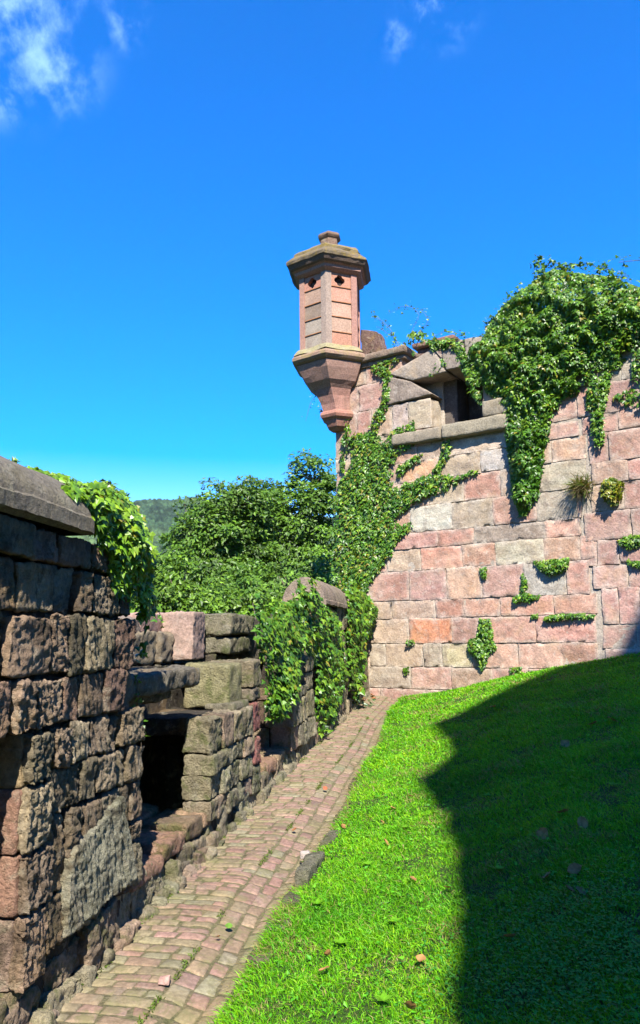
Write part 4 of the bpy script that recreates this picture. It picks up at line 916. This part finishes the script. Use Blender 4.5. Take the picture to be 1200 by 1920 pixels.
par_ivy('parapet_ivy', 'thick ivy hanging over the middle of the parapet beyond the grey block',
    [([(478, 1150), (500, 1140), (545, 1140), (575, 1150), (590, 1170), (595, 1215), (580, 1235), (560, 1220), (550, 1240), (548, 1290), (530, 1330), (510, 1350), (497, 1330), (490, 1270), (482, 1230), (470, 1190)], 2100, .12, .06, dict(size=.075, gaps=.25)),
     ([(540, 1120), (560, 1095), (590, 1110), (625, 1150), (635, 1210), (635, 1280), (628, 1330), (610, 1365), (592, 1375), (585, 1330), (588, 1250), (570, 1200), (545, 1160)], 2100, .13, .06, dict(size=.08, gaps=.3)),
     ([(475, 1145), (520, 1128), (560, 1120), (600, 1140), (600, 1200), (540, 1200), (490, 1190)], 1300, .3, .5, dict(size=.09, gaps=-.2)),
     ([(546, 1085), (560, 1082), (572, 1130), (560, 1160), (545, 1130)], 160, .05, .1, dict(size=.08)), ([(574, 1080), (590, 1085), (592, 1140), (578, 1140)], 120, .05, -.05, dict(size=.08)),
     ([(520, 1240), (548, 1225), (552, 1290), (530, 1335), (518, 1350), (508, 1330)], 300, .12, -.02, dict(size=.085))],
    [([(500, 1300, 0), (505, 1340, 0), (512, 1355, 0)], 18, .07), ([(590, 1340, 0), (605, 1370, -.05), (615, 1365, -.1)], 20, .08), ([(596, 1330, 0), (600, 1350, 0), (603, 1372, 0)], 20, .08), ([(480, 1160, .1), (473, 1130, .2), (490, 1120, .3)], 20, .07)])
par_ivy('corner_ivy', 'ivy hanging on the last piers where the parapet meets the tall wall',
    [([(645, 1105), (655, 1100), (680, 1110), (690, 1130), (696, 1170), (690, 1200), (678, 1180), (672, 1200), (668, 1270), (660, 1320), (654, 1300), (652, 1230), (648, 1170)], 1500, .18, .0, dict(size=.10, gaps=.1)),
     ([(645, 1130), (660, 1130), (662, 1200), (655, 1290), (650, 1290)], 300, .10, -.05, dict(size=.1))], [([(668, 1250, 0), (672, 1280, -.05), (676, 1290, -.1)], 20, .08)])
# low seedling at the wall foot
g = Geo(); P0 = pmap(np.array([[12.4, -.12, foot(12.4) + .05]]))[0]; n = 90
P = P0 + rng.normal(size=(n, 3)) * (.12, .12, .06); leaves(g, P, rng.normal(size=(n, 3)) * .5 + (0, -.3, 1), rng.normal(size=(n, 3)), rng.uniform(.05, .1, n), ivycol(n, 0, np.array([(.09, .16, .06), (.07, .15, .04)])), 'oval')
tag(g.build('leafy_plant', M_IVY), 'low grey green seedling growing where the path meets the parapet foot', 'plant')
# ------------------------------------------------------------------ trees beyond the parapet
TREEC = np.array([(.12, .25, .02), (.14, .28, .022), (.17, .32, .025), (.085, .19, .02)])
def tree(name, label, base, top, lobes, ncl, nleaf, size, pal, seed, clr=.42, group='trees beyond the parapet', lum=1.0):
    r = np.random.default_rng(seed); base = np.array(base, float); root = empty(name, base, label, 'tree', group)
    gb, gl = Geo(), Geo(); lob = [(np.array(c, float), np.array(s_, float)) for c, s_ in lobes]
    vol = np.array([s_.prod() ** (1 / 2) for _, s_ in lob]); C = []
    for i in range(ncl * 6):
        c, s_ = lob[r.choice(len(lob), p=vol / vol.sum())]; d = unit(r.normal(size=3)); q = c + d * s_ * r.random() ** .28 * (1 + .18 * r.normal())
        if any((((q - c2) / s2) ** 2).sum() < .55 for c2, s2 in lob) and r.random() < .75: continue
        if C and np.min(np.linalg.norm(np.array(C) - q, axis=1)) < clr * .62: continue
        C.append(q)
        if len(C) >= ncl: break
    C = np.array(C); ctr = np.mean([c for c, _ in lob], 0)
    fork = base + (ctr - base) * np.array([.8, .8, .45]); tube(gb, curve([base, base + (fork - base) * .5 + r.normal(size=3) * .15, fork], 8), .26, .17, (.1, .08, .06), 9)
    L = []
    for c, s_ in lob:
        for _ in range(3):
            e = c + r.normal(size=3) * s_ * .2 - (0, 0, s_[2] * .35); p = curve([fork, fork + (e - fork) * .5 + r.normal(size=3) * .25 + (0, 0, .2), e], 9); tube(gb, p, .10, .035, (.1, .08, .06), 6); L.append(p)
    Lp = np.concatenate(L)
    for q in C[::2]:
        j = np.argmin(np.linalg.norm(Lp - q, axis=1)); tube(gb, curve([Lp[j], (Lp[j] + q) / 2 + r.normal(size=3) * .08, q], 5), .03, .008, (.12, .10, .07), 4)
    n = len(C) * nleaf; ci = np.repeat(np.arange(len(C)), nleaf); rad = (clr * r.uniform(.55, 1.25, len(C)))[ci]
    d = unit(r.normal(size=(n, 3))); d[:, 2] = np.abs(d[:, 2]) * r.choice([1, 1, -.5], n); rr2 = r.random(n) ** .4
    outd = unit(C - ctr)[ci]
    P = C[ci] + d * rr2[:, None] * rad[:, None] * np.array([1, 1, .8]) - np.array([0, 0, .12]) * (rr2 ** 2)[:, None]
    N = d * .6 + outd * .4 + np.array([0, -.3, .5]) + r.normal(size=(n, 3)) * .5; D = outd + d + r.normal(size=(n, 3)) * .6 + np.array([0, 0, -.4])
    tone = (1 + .22 * r.normal(size=len(C)))[ci][:, None] * (1 + .15 * r.normal(size=(n, 1)))
    col = pal[r.integers(len(pal), size=n)] * np.clip(tone, .45, 1.6) * lum
    leaves(gl, P, N, D, size * r.uniform(.6, 1.25, n), col, 'oval')
    # loose twigs that roughen the outline
    gb.build('trunk', M_BARK, root, smooth=True); gl.build('crown', M_LEAF, root)
tree('maple_tree', 'tallest broadleaf tree beyond the parapet, its open top reaching beside the tall wall', (-1.2, 26, -11), 0,
     [((-1.0, 25.5, 3.8), (1.7, 1.6, 1.5)), ((-.6, 25.6, 5.4), (1.2, 1.2, 1.2)), ((-.2, 25.6, 6.9), (.75, .8, .95)), ((.3, 25.5, 5.0), (1.2, 1.3, 1.8)), ((-1.7, 25.2, 5.3), (.9, 1, .9)), ((-1.5, 25.3, 6.4), (.5, .6, .55)), ((-2.2, 25, 4.0), (1.2, 1.2, 1.4)), ((.2, 25.6, 2.5), (1.8, 1.6, 1.6))],
     420, 100, .15, TREEC, 11, .42)
tree('broadleaf_tree', 'rounded dark green tree beyond the parapet, left of the tallest one', (-3.6, 24, -11), 0,
     [((-2.9, 23.6, 5.1), (1.15, 1.1, 1.3)), ((-3.7, 23.5, 4.4), (.9, .9, .9)), ((-3.3, 23.4, 3.2), (1.5, 1.3, 1.3)), ((-2.4, 23.3, 2.9), (1.4, 1.2, 1.2)), ((-2.4, 23.5, 6.0), (.7, .7, .6)), ((-3.9, 23.5, 4.3), (.6, .6, .6)), ((-4.4, 23.5, 3.4), (.8, .8, .9)), ((-3.5, 23.5, 5.1), (.6, .6, .6))],
     430, 100, .15, TREEC * np.array([.95, .95, .9]), 12, .42)
tree('shrubby_tree', 'low light green tree beyond the parapet, below the wooded hill', (-3.6, 17, -10), 0,
     [((-3.5, 16.8, 2.6), (.85, .9, 1.0)), ((-3.0, 16.6, 2.2), (.9, .9, .9)), ((-2.2, 16.8, 2.1), (1.0, .9, .8)), ((-3.9, 16.9, 2.3), (.7, .7, .8)), ((-1.2, 17, 2.1), (.9, .8, .8))],
     230, 95, .12, TREEC * np.array([1.15, 1.1, .9]), 13, .34)
tree('bushy_tree', 'bright leafy tree crown just behind the ivy of the parapet', (-.9, 20.5, -10), 0,
     [((-.8, 20.3, 2.8), (1.2, 1, 1.0)), ((.1, 20.6, 2.7), (1, .9, 1.1)), ((-1.9, 20.2, 2.7), (1, .9, .9))],
     150, 85, .13, TREEC * np.array([1.0, 1.0, 1.0]), 14, .36)
g1, g2 = Geo(), Geo()
root = empty('overhanging_branch', (6.1, 12.6, 8.0), 'thin leafy branch tip against the sky at the upper right edge', 'branch')
sprig(g1, g2, [(6.6, 12.8, 8.35), (6.1, 12.8, 8.33), (5.62, 12.8, 8.36), (5.27, 12.8, 8.32)], 45, .085, .012)
g1.build('twig', M_BARK, root); g2.build('leaves', M_LEAF, root)

# ------------------------------------------------------------------ unseen slab added behind the viewer, outlined to throw the lawn's shade
def ground_pt(px, py):
    d = sky_dir(px, py); t = 2.0
    for _ in range(80):
        p = EYE + d * t; z = float(lawn_z(p[0], p[1])) if p[0] > right_x(p[1]) else float(path_z(p[1])); t += ((z - EYE[2]) / d[2] - t) * .5
    return EYE + d * t
sd = np.array(SDIR); YB = -6.0
edge_px = [(845, 1990), (838, 1915), (832, 1860), (850, 1800), (846, 1740), (858, 1700), (845, 1650), (850, 1600), (828, 1560), (838, 1510), (806, 1480), (780, 1465), (806, 1448), (842, 1420), (838, 1385), (805, 1362), (845, 1346), (900, 1318), (960, 1288), (1010, 1268), (1050, 1252), (1110, 1240)]
E_ = [ground_pt(*q) for q in edge_px]
for q in [(1160, 1222), (1178, 1180), (1198, 1140), (1230, 1080)]:
    k_, z_ = on_wall(*q); E_.append(wmap(np.array([[k_, -.02, z_]]))[0])
prof = []
for P_ in E_:
    t_ = (YB - P_[1]) / sd[1]; q = P_ + sd * t_; prof.append((q[0], q[2]))
prof = [(prof[0][0] - .02, -.5)] + prof + [(prof[-1][0] + 1.5, prof[-1][1] + 1), (prof[-1][0] + 3.5, prof[-1][1] + .5), (prof[-1][0] + 3.6, -.5)]
g = Geo(); T = [list(t_) for t_ in tessellate_polygon([[Vector((a, b, 0)) for a, b in prof]])]
m_ = len(prof); V = [(a, YB, b) for a, b in prof] + [(a, YB - 1.4, b) for a, b in prof]
g.add(V, T, (.36, .24, .19)); g.more(np.array(T)[:, ::-1] + m_, 0)
g.more(np.array([[i, (i + 1) % m_, m_ + (i + 1) % m_, m_ + i] for i in range(m_)]), 0)
tag(g.build('shade_caster', M_WALL), 'unseen wall slab added behind the viewer, outlined to shade the lawn', 'blocker')

# ------------------------------------------------------------------ grass
def sample_lawn(n, y0, y1, x_hi, d0=-.02):
    y = rng.uniform(y0, y1, n); x = right_x(y) + d0 + rng.random(n) * (x_hi(y) - right_x(y) - d0); return x, y
def soil_at(x, y): return 1.6 - np.hypot((x - SX) / .20, (y - SY) / .36) + .9 * n2(x, y, 3.5, 3)
g = Geo(); LAWN = np.array([(.21, .60, .010), (.25, .64, .012), (.15, .52, .012), (.32, .68, .014), (.11, .42, .012)])
bands = [(2.6, 4.2, 72000, .055, .0021), (4.2, 6.2, 94000, .055, .0025), (6.2, 9.0, 84000, .058, .0034), (9.0, 12.5, 70000, .06, .005), (12.5, 17.0, 56000, .065, .007)]
for y0, y1, n, L, w in bands:
    x, y = sample_lawn(n, y0, y1, lambda yy: .56 * yy + 1.3)
    dwall = (np.stack([x, y], 1) - WA) @ WN; dens = n2(x, y, 3.0, 2) + .9; keep = (dwall < -.02) & ((soil_at(x, y) < .55) | (rng.random(n) < .3)) & (rng.random(n) < dens + .35)
    x, y = x[keep], y[keep]; n = len(x)
    tall = (1 + .75 * n2(x, y, 1.9, 3, 4.4)) * rng.uniform(.45, 1.25, n)
    edge = (x - right_x(y)) < .10; tall[edge] *= 1.15
    P = np.column_stack([x, y, lawn_z(x, y) - .005]); d = np.column_stack([rng.normal(size=(n, 2)) * .42 + np.array([-.12, -.05]), np.ones(n)])
    d[edge, 0] -= .35
    c = LAWN[rng.integers(len(LAWN), size=n)] * (1 + .30 * n2(x, y, 1.1, 3, 7.7)[:, None] * np.array([1.6, 1, .6])) * (1 + .22 * rng.normal(size=(n, 1)))
    dry = (rng.random(n) < .06 + .30 * (n2(x, y, 1.4, 3, 12.0) > .28)); c[dry] = (.42, .37, .12)
    blades(g, P, d, L * tall, np.full(n, w) * rng.uniform(.6, 1.3, n), np.clip(c, .004, .8), .5)
# broad-leaved weeds among the blades
for y0, y1, n, s_ in ((2.6, 4.5, 1300, .024), (4.5, 7.5, 1800, .027), (7.5, 11, 1500, .032), (11, 16.5, 1200, .04)):
    x, y = sample_lawn(n, y0, y1, lambda yy: .50 * yy + .55, .03); dw = (np.stack([x, y], 1) - WA) @ WN
    k_ = (dw < -.1) & (soil_at(x, y) < .6) & (n2(x, y, 1.6, 2, 20.) > -.25); x, y = x[k_], y[k_]; n = len(x)
    P = np.column_stack([x, y, lawn_z(x, y) + rng.uniform(.015, .05, n)]); c = np.array([(.15, .55, .015), (.11, .46, .02), (.20, .60, .02)])[rng.integers(3, size=n)]
    leaves(g, P, rng.normal(size=(n, 3)) * .35 + (0, -.1, 1), rng.normal(size=(n, 3)), s_ * rng.uniform(.6, 1.5, n), c, 'oval')
tag(g.build('grass', M_GRASS), kind='stuff')
g = Geo(); n = 9000          # ground cover in the shade at the lower right
x = 1.2 + rng.normal(size=n) * .33; y = 3.75 + rng.normal(size=n) * .5; k_ = soil_at(x, y) < .5; x, y = x[k_], y[k_]; n = len(x)
P = np.column_stack([x, y, lawn_z(x, y) + rng.uniform(.01, .06, n)])
leaves(g, P, rng.normal(size=(n, 3)) * .25 + (0, -.05, 1), rng.normal(size=(n, 3)), .02 * rng.uniform(.7, 1.5, n), np.array([(.10, .40, .04), (.07, .32, .04), (.13, .45, .04)])[rng.integers(3, size=n)], 'oval')
tag(g.build('ground_cover', M_GRASS), kind='stuff')
# dandelion-like rosettes, each a plant
def rosette(px, py, s_, lab):
    c = ground_pt(px, py); g = Geo(); n = 9; a = np.arange(n) * 2 * math.pi / n + rng.uniform(0, .6, n); D = np.column_stack([np.cos(a), np.sin(a), rng.uniform(.15, .6, n)])
    leaves(g, np.repeat(c[None] + (0, 0, .03), n, 0), np.array([0, 0, 1.]) - D * .4, D, s_ * rng.uniform(.7, 1.2, n), np.repeat([[.20, .50, .015]], n, 0) * rng.uniform(.8, 1.2, (n, 1)), 'oval')
    tag(g.build('broadleaf_weed', M_GRASS), lab, 'weed', 'weeds growing in the lawn')
for x_, y_, l_ in [(595, 1705, 'broadleaf weed by the largest kerb stone'), (690, 1630, 'broadleaf weed on sunlit grass below the orange brown leaf'), (760, 1560, 'broadleaf weed on sunlit grass just below the jutting shadow tip'),
                   (740, 1740, 'broadleaf weed low in the middle of the sunlit grass'), (640, 1780, 'broadleaf weed just above the large pale orange leaf'), (720, 1890, 'broadleaf weed on sunlit grass at the bottom edge'),
                   (915, 1500, 'broadleaf weed in the middle of the shaded lawn'), (935, 1640, 'broadleaf weed in shade left of the close pair of leaves'), (1150, 1480, 'broadleaf weed in shade near the right edge')]:
    rosette(x_, y_, .055, l_)

# ------------------------------------------------------------------ stones and litter
def kerb(px, py, L, W, H, ang, label, col=(.26, .24, .16), mat=None):
    c = ground_pt(px, py); g = Geo(); ca, sa = math.cos(ang), math.sin(ang)
    def mf(v): return np.column_stack([c[0] + v[:, 0] * ca - v[:, 1] * sa, c[1] + v[:, 0] * sa + v[:, 1] * ca, c[2] + v[:, 2]])
    rock(g, (-W / 2, -L / 2, -.12), (W / 2, L / 2, H), mf, col, res=.02, rnd=.02, amp=.02, rough=.008, jit=.02)
    tag(g.build('kerb_stone', mat or M_ROUGHMOSS, smooth=True), label, 'kerb stone', 'kerb stones at the lawn edge')
kerb(577, 1640, .52, .13, .09, -.17, 'largest raised kerb stone, smooth and grey, beside the pale pebble')
kerb(548, 1692, .22, .12, .035, -.3, 'low mossy kerb stone just nearer than the largest one', (.2, .18, .12))
kerb(519, 1742, .18, .13, .03, -.2, 'small rounded kerb stone half sunk in the lawn edge', (.24, .21, .14))
kerb(488, 1795, .22, .14, .01, -.1, 'flat kerb stone nearest the viewer, partly under dry grass', (.25, .2, .13))
kerb(619, 1575, .36, .11, .05, -.2, 'narrow mossy kerb stone beyond the pale pebble', (.22, .2, .13))
kerb(640, 1530, .4, .11, .04, -.2, 'long low kerb stone farther up the lawn edge', (.24, .21, .14))
kerb(668, 1470, .5, .11, .04, -.2, 'far dark kerb stone where the lawn edge bends', (.2, .17, .12))
g = Geo(); c = ground_pt(571, 1612) + (0, 0, .03); rock(g, (-.045, -.035, -.02), (.045, .035, .04), lambda v: v + c, (.55, .46, .40), res=.015, rnd=.02, amp=.015, jit=.01)
tag(g.build('pebble', M_SILL, smooth=True), 'pale pinkish pebble lying on the path beside the raised kerb stone', 'pebble')
g = Geo(); c = ground_pt(308, 1848) + (0, 0, .03); rock(g, (-.03, -.02, -.02), (.03, .02, .012), lambda v: v + c, (.55, .32, .27), res=.012, rnd=.006, amp=.006, jit=.008)
tag(g.build('stone_chip', M_SILL, smooth=True), 'small pink stone chip lying on the setts near the viewer', 'stone chip')
def dead_leaf(px, py, s_, col, label=None, lift=.045, group='dry leaves fallen on the lawn'):
    c = ground_pt(px, py) + (0, 0, lift); g = Geo(); m = 7; a = rng.uniform(0, 6.28); V = []
    us_ = np.linspace(-1, 1, m)
    for i, u in enumerate(us_):
        hw = .42 * (1 - abs(u) ** 1.8) + .02 + .07 * rng.random() * (i % 2)
        for w_ in (-1, -.5, 0, .5, 1): V.append((u * .5 * 1.0, w_ * hw * .9, .22 * abs(w_) * hw + .10 * u * u + .04 * rng.normal()))
    V = np.array(V) * s_; rx_, ry_ = rng.normal() * .35 + .35, rng.normal() * .3; Rm = np.array(Matrix.Rotation(a, 3, 'Z') @ Matrix.Rotation(rx_, 3, 'X') @ Matrix.Rotation(ry_, 3, 'Y')); V = V @ Rm.T + c
    i = np.arange(m * 5).reshape(m, 5); g.add(V, np.stack([i[:-1, :-1], i[1:, :-1], i[1:, 1:], i[:-1, 1:]], -1).reshape(-1, 4), np.array(col) * rng.uniform(.8, 1.15))
    tag(g.build('fallen_leaf', M_DEAD, smooth=True), label or 'small dry brown leaf lying in the grass', 'leaf', group)
BRN = (.42, .20, .07)
for q, s_, l_ in [((608, 1836), .075, 'large pale orange leaf on the sunlit grass low in the view'), ((615, 1804), 0.050, 'tiny brown leaf just above the large pale orange one'), ((790, 1815), 0.056, 'brown leaf close to the shadow edge low on the sunlit grass'), ((770, 1908), .07, 'orange leaf on the sunlit grass at the bottom edge'),
                  ((724, 1592), 0.075, 'orange brown leaf on sunlit grass level with the pale pebble'), ((717, 1552), 0.062, 'small leaf on sunlit grass, second lowest in a rising line of four'), ((737, 1525), 0.062, 'small leaf on sunlit grass, third in a rising line of four'), ((771, 1502), 0.062, 'small leaf near the jutting shadow tip, topmost in a line of four'), ((644, 1560), 0.062, 'small brown leaf on the lawn edge beside the narrow kerb stone'), ((775, 1662), 0.056, 'small brown leaf on sunlit grass halfway down the shadow edge'), ((840, 1679), 0.062, 'brown leaf exactly where sunlight meets shadow on the lawn'), ((1060, 1404), 0.112, 'brown leaf in the far middle of the shaded lawn'), ((1057, 1535), 0.088, 'brown leaf in shade just above the light curled one'),
                  ((1093, 1557), .09, 'light brown curled leaf in the shade, topmost of the larger ones'), ((1020, 1578), 0.106, 'brown leaf in shade left of the light curled one'), ((1079, 1646), 0.088, 'brown leaf in shade just above the close pair'), ((1027, 1658), 0.075, 'small brown leaf in shade left of the close pair'), ((1069, 1684), .07, 'upright brown leaf in the shade, left one of a close pair'), ((1090, 1688), .07, 'upright brown leaf in the shade, right one of a close pair'),
                  ((925, 1331), 0.125, 'brown leaf in the far shade nearest the tall wall'), ((1112, 1365), 0.125, 'brown leaf in the far shade, left one of two near the right edge'), ((1148, 1358), 0.125, 'brown leaf in the far shade, right one of two near the right edge'), ((956, 1775), 0.075, 'brown leaf in the shade low in the view above the clover')]:
    dead_leaf(q[0], q[1], s_, (.52, .27, .10), l_)
for q, s_, c_, l_ in [((409, 1763), .04, (.5, .22, .06), 'orange dry leaf on the setts in the middle of the path'), ((429, 1743), .05, (.14, .28, .04), 'green leaf fallen on the setts beside the orange one'), ((552, 1560), .05, (.42, .18, .08), 'reddish leaf on the path level with the pale pebble'), ((610, 1482), .06, (.45, .14, .07), 'red leaf on the path farther up')]:
    dead_leaf(q[0], q[1], s_, c_, l_, .02, None)
for i in range(14):
    dead_leaf(678 + rng.uniform(0, 30), 1306 + rng.uniform(-4, 12), .09, (.46, .2, .08), 'dry orange leaf in the litter at the far end of the path', .015, 'leaf litter at the path end')
# dry straw along the lawn edge
g = Geo(); n = 1500; y = rng.uniform(3.6, 12, n); x = right_x(y) + rng.normal(size=n) * .03
blades(g, np.column_stack([x, y, lawn_z(x, y)]), np.column_stack([rng.normal(size=n) * .6 - .5, rng.normal(size=n) * .8, rng.uniform(.05, .6, n)]), rng.uniform(.04, .13, n), np.full(n, .0014), np.repeat([[.36, .28, .13]], n, 0), .5)
tag(g.build('dry_grass', M_GRASS), kind='stuff')
g = Geo(); n = 5200; y = rng.uniform(3.6, 14, n); side = rng.random(n) < .45
uu = np.where(side, rng.normal(size=n) * .02 + .03, .53 + rng.normal(size=n) * .012); keep = n2(y, side * 5., 2.2, 3, 31.) > .05; y, uu, side = y[keep], uu[keep], side[keep]; n = len(y)
P = umap(np.column_stack([uu, y, np.full(n, .004)]))
blades(g, P, np.column_stack([rng.normal(size=(n, 2)) * .7, np.ones(n)]), rng.uniform(.008, .028, n), np.full(n, .0035), np.array([(.16, .26, .03), (.20, .24, .05), (.12, .20, .03)])[rng.integers(3, size=n)], .5)
tag(g.build('moss', M_GRASS), kind='stuff')
# ------------------------------------------------------------------ air between the castle and the hill
mz, nz_, lz_ = newmat('haze'); nz_.remove(nz_['Principled BSDF']); pv = nz_.new('ShaderNodeVolumePrincipled'); pv.inputs['Color'].default_value = (.75, .87, 1, 1)
pv.inputs['Density'].default_value = .00006; pv.inputs['Anisotropy'].default_value = .1; lz_.new(pv.outputs[0], nz_['Material Output'].inputs['Volume'])
g = Geo(); g.box((-2000, -2000, -80), (2000, 2000, 290), (1, 1, 1)); tag(g.build('haze', mz), kind='stuff')
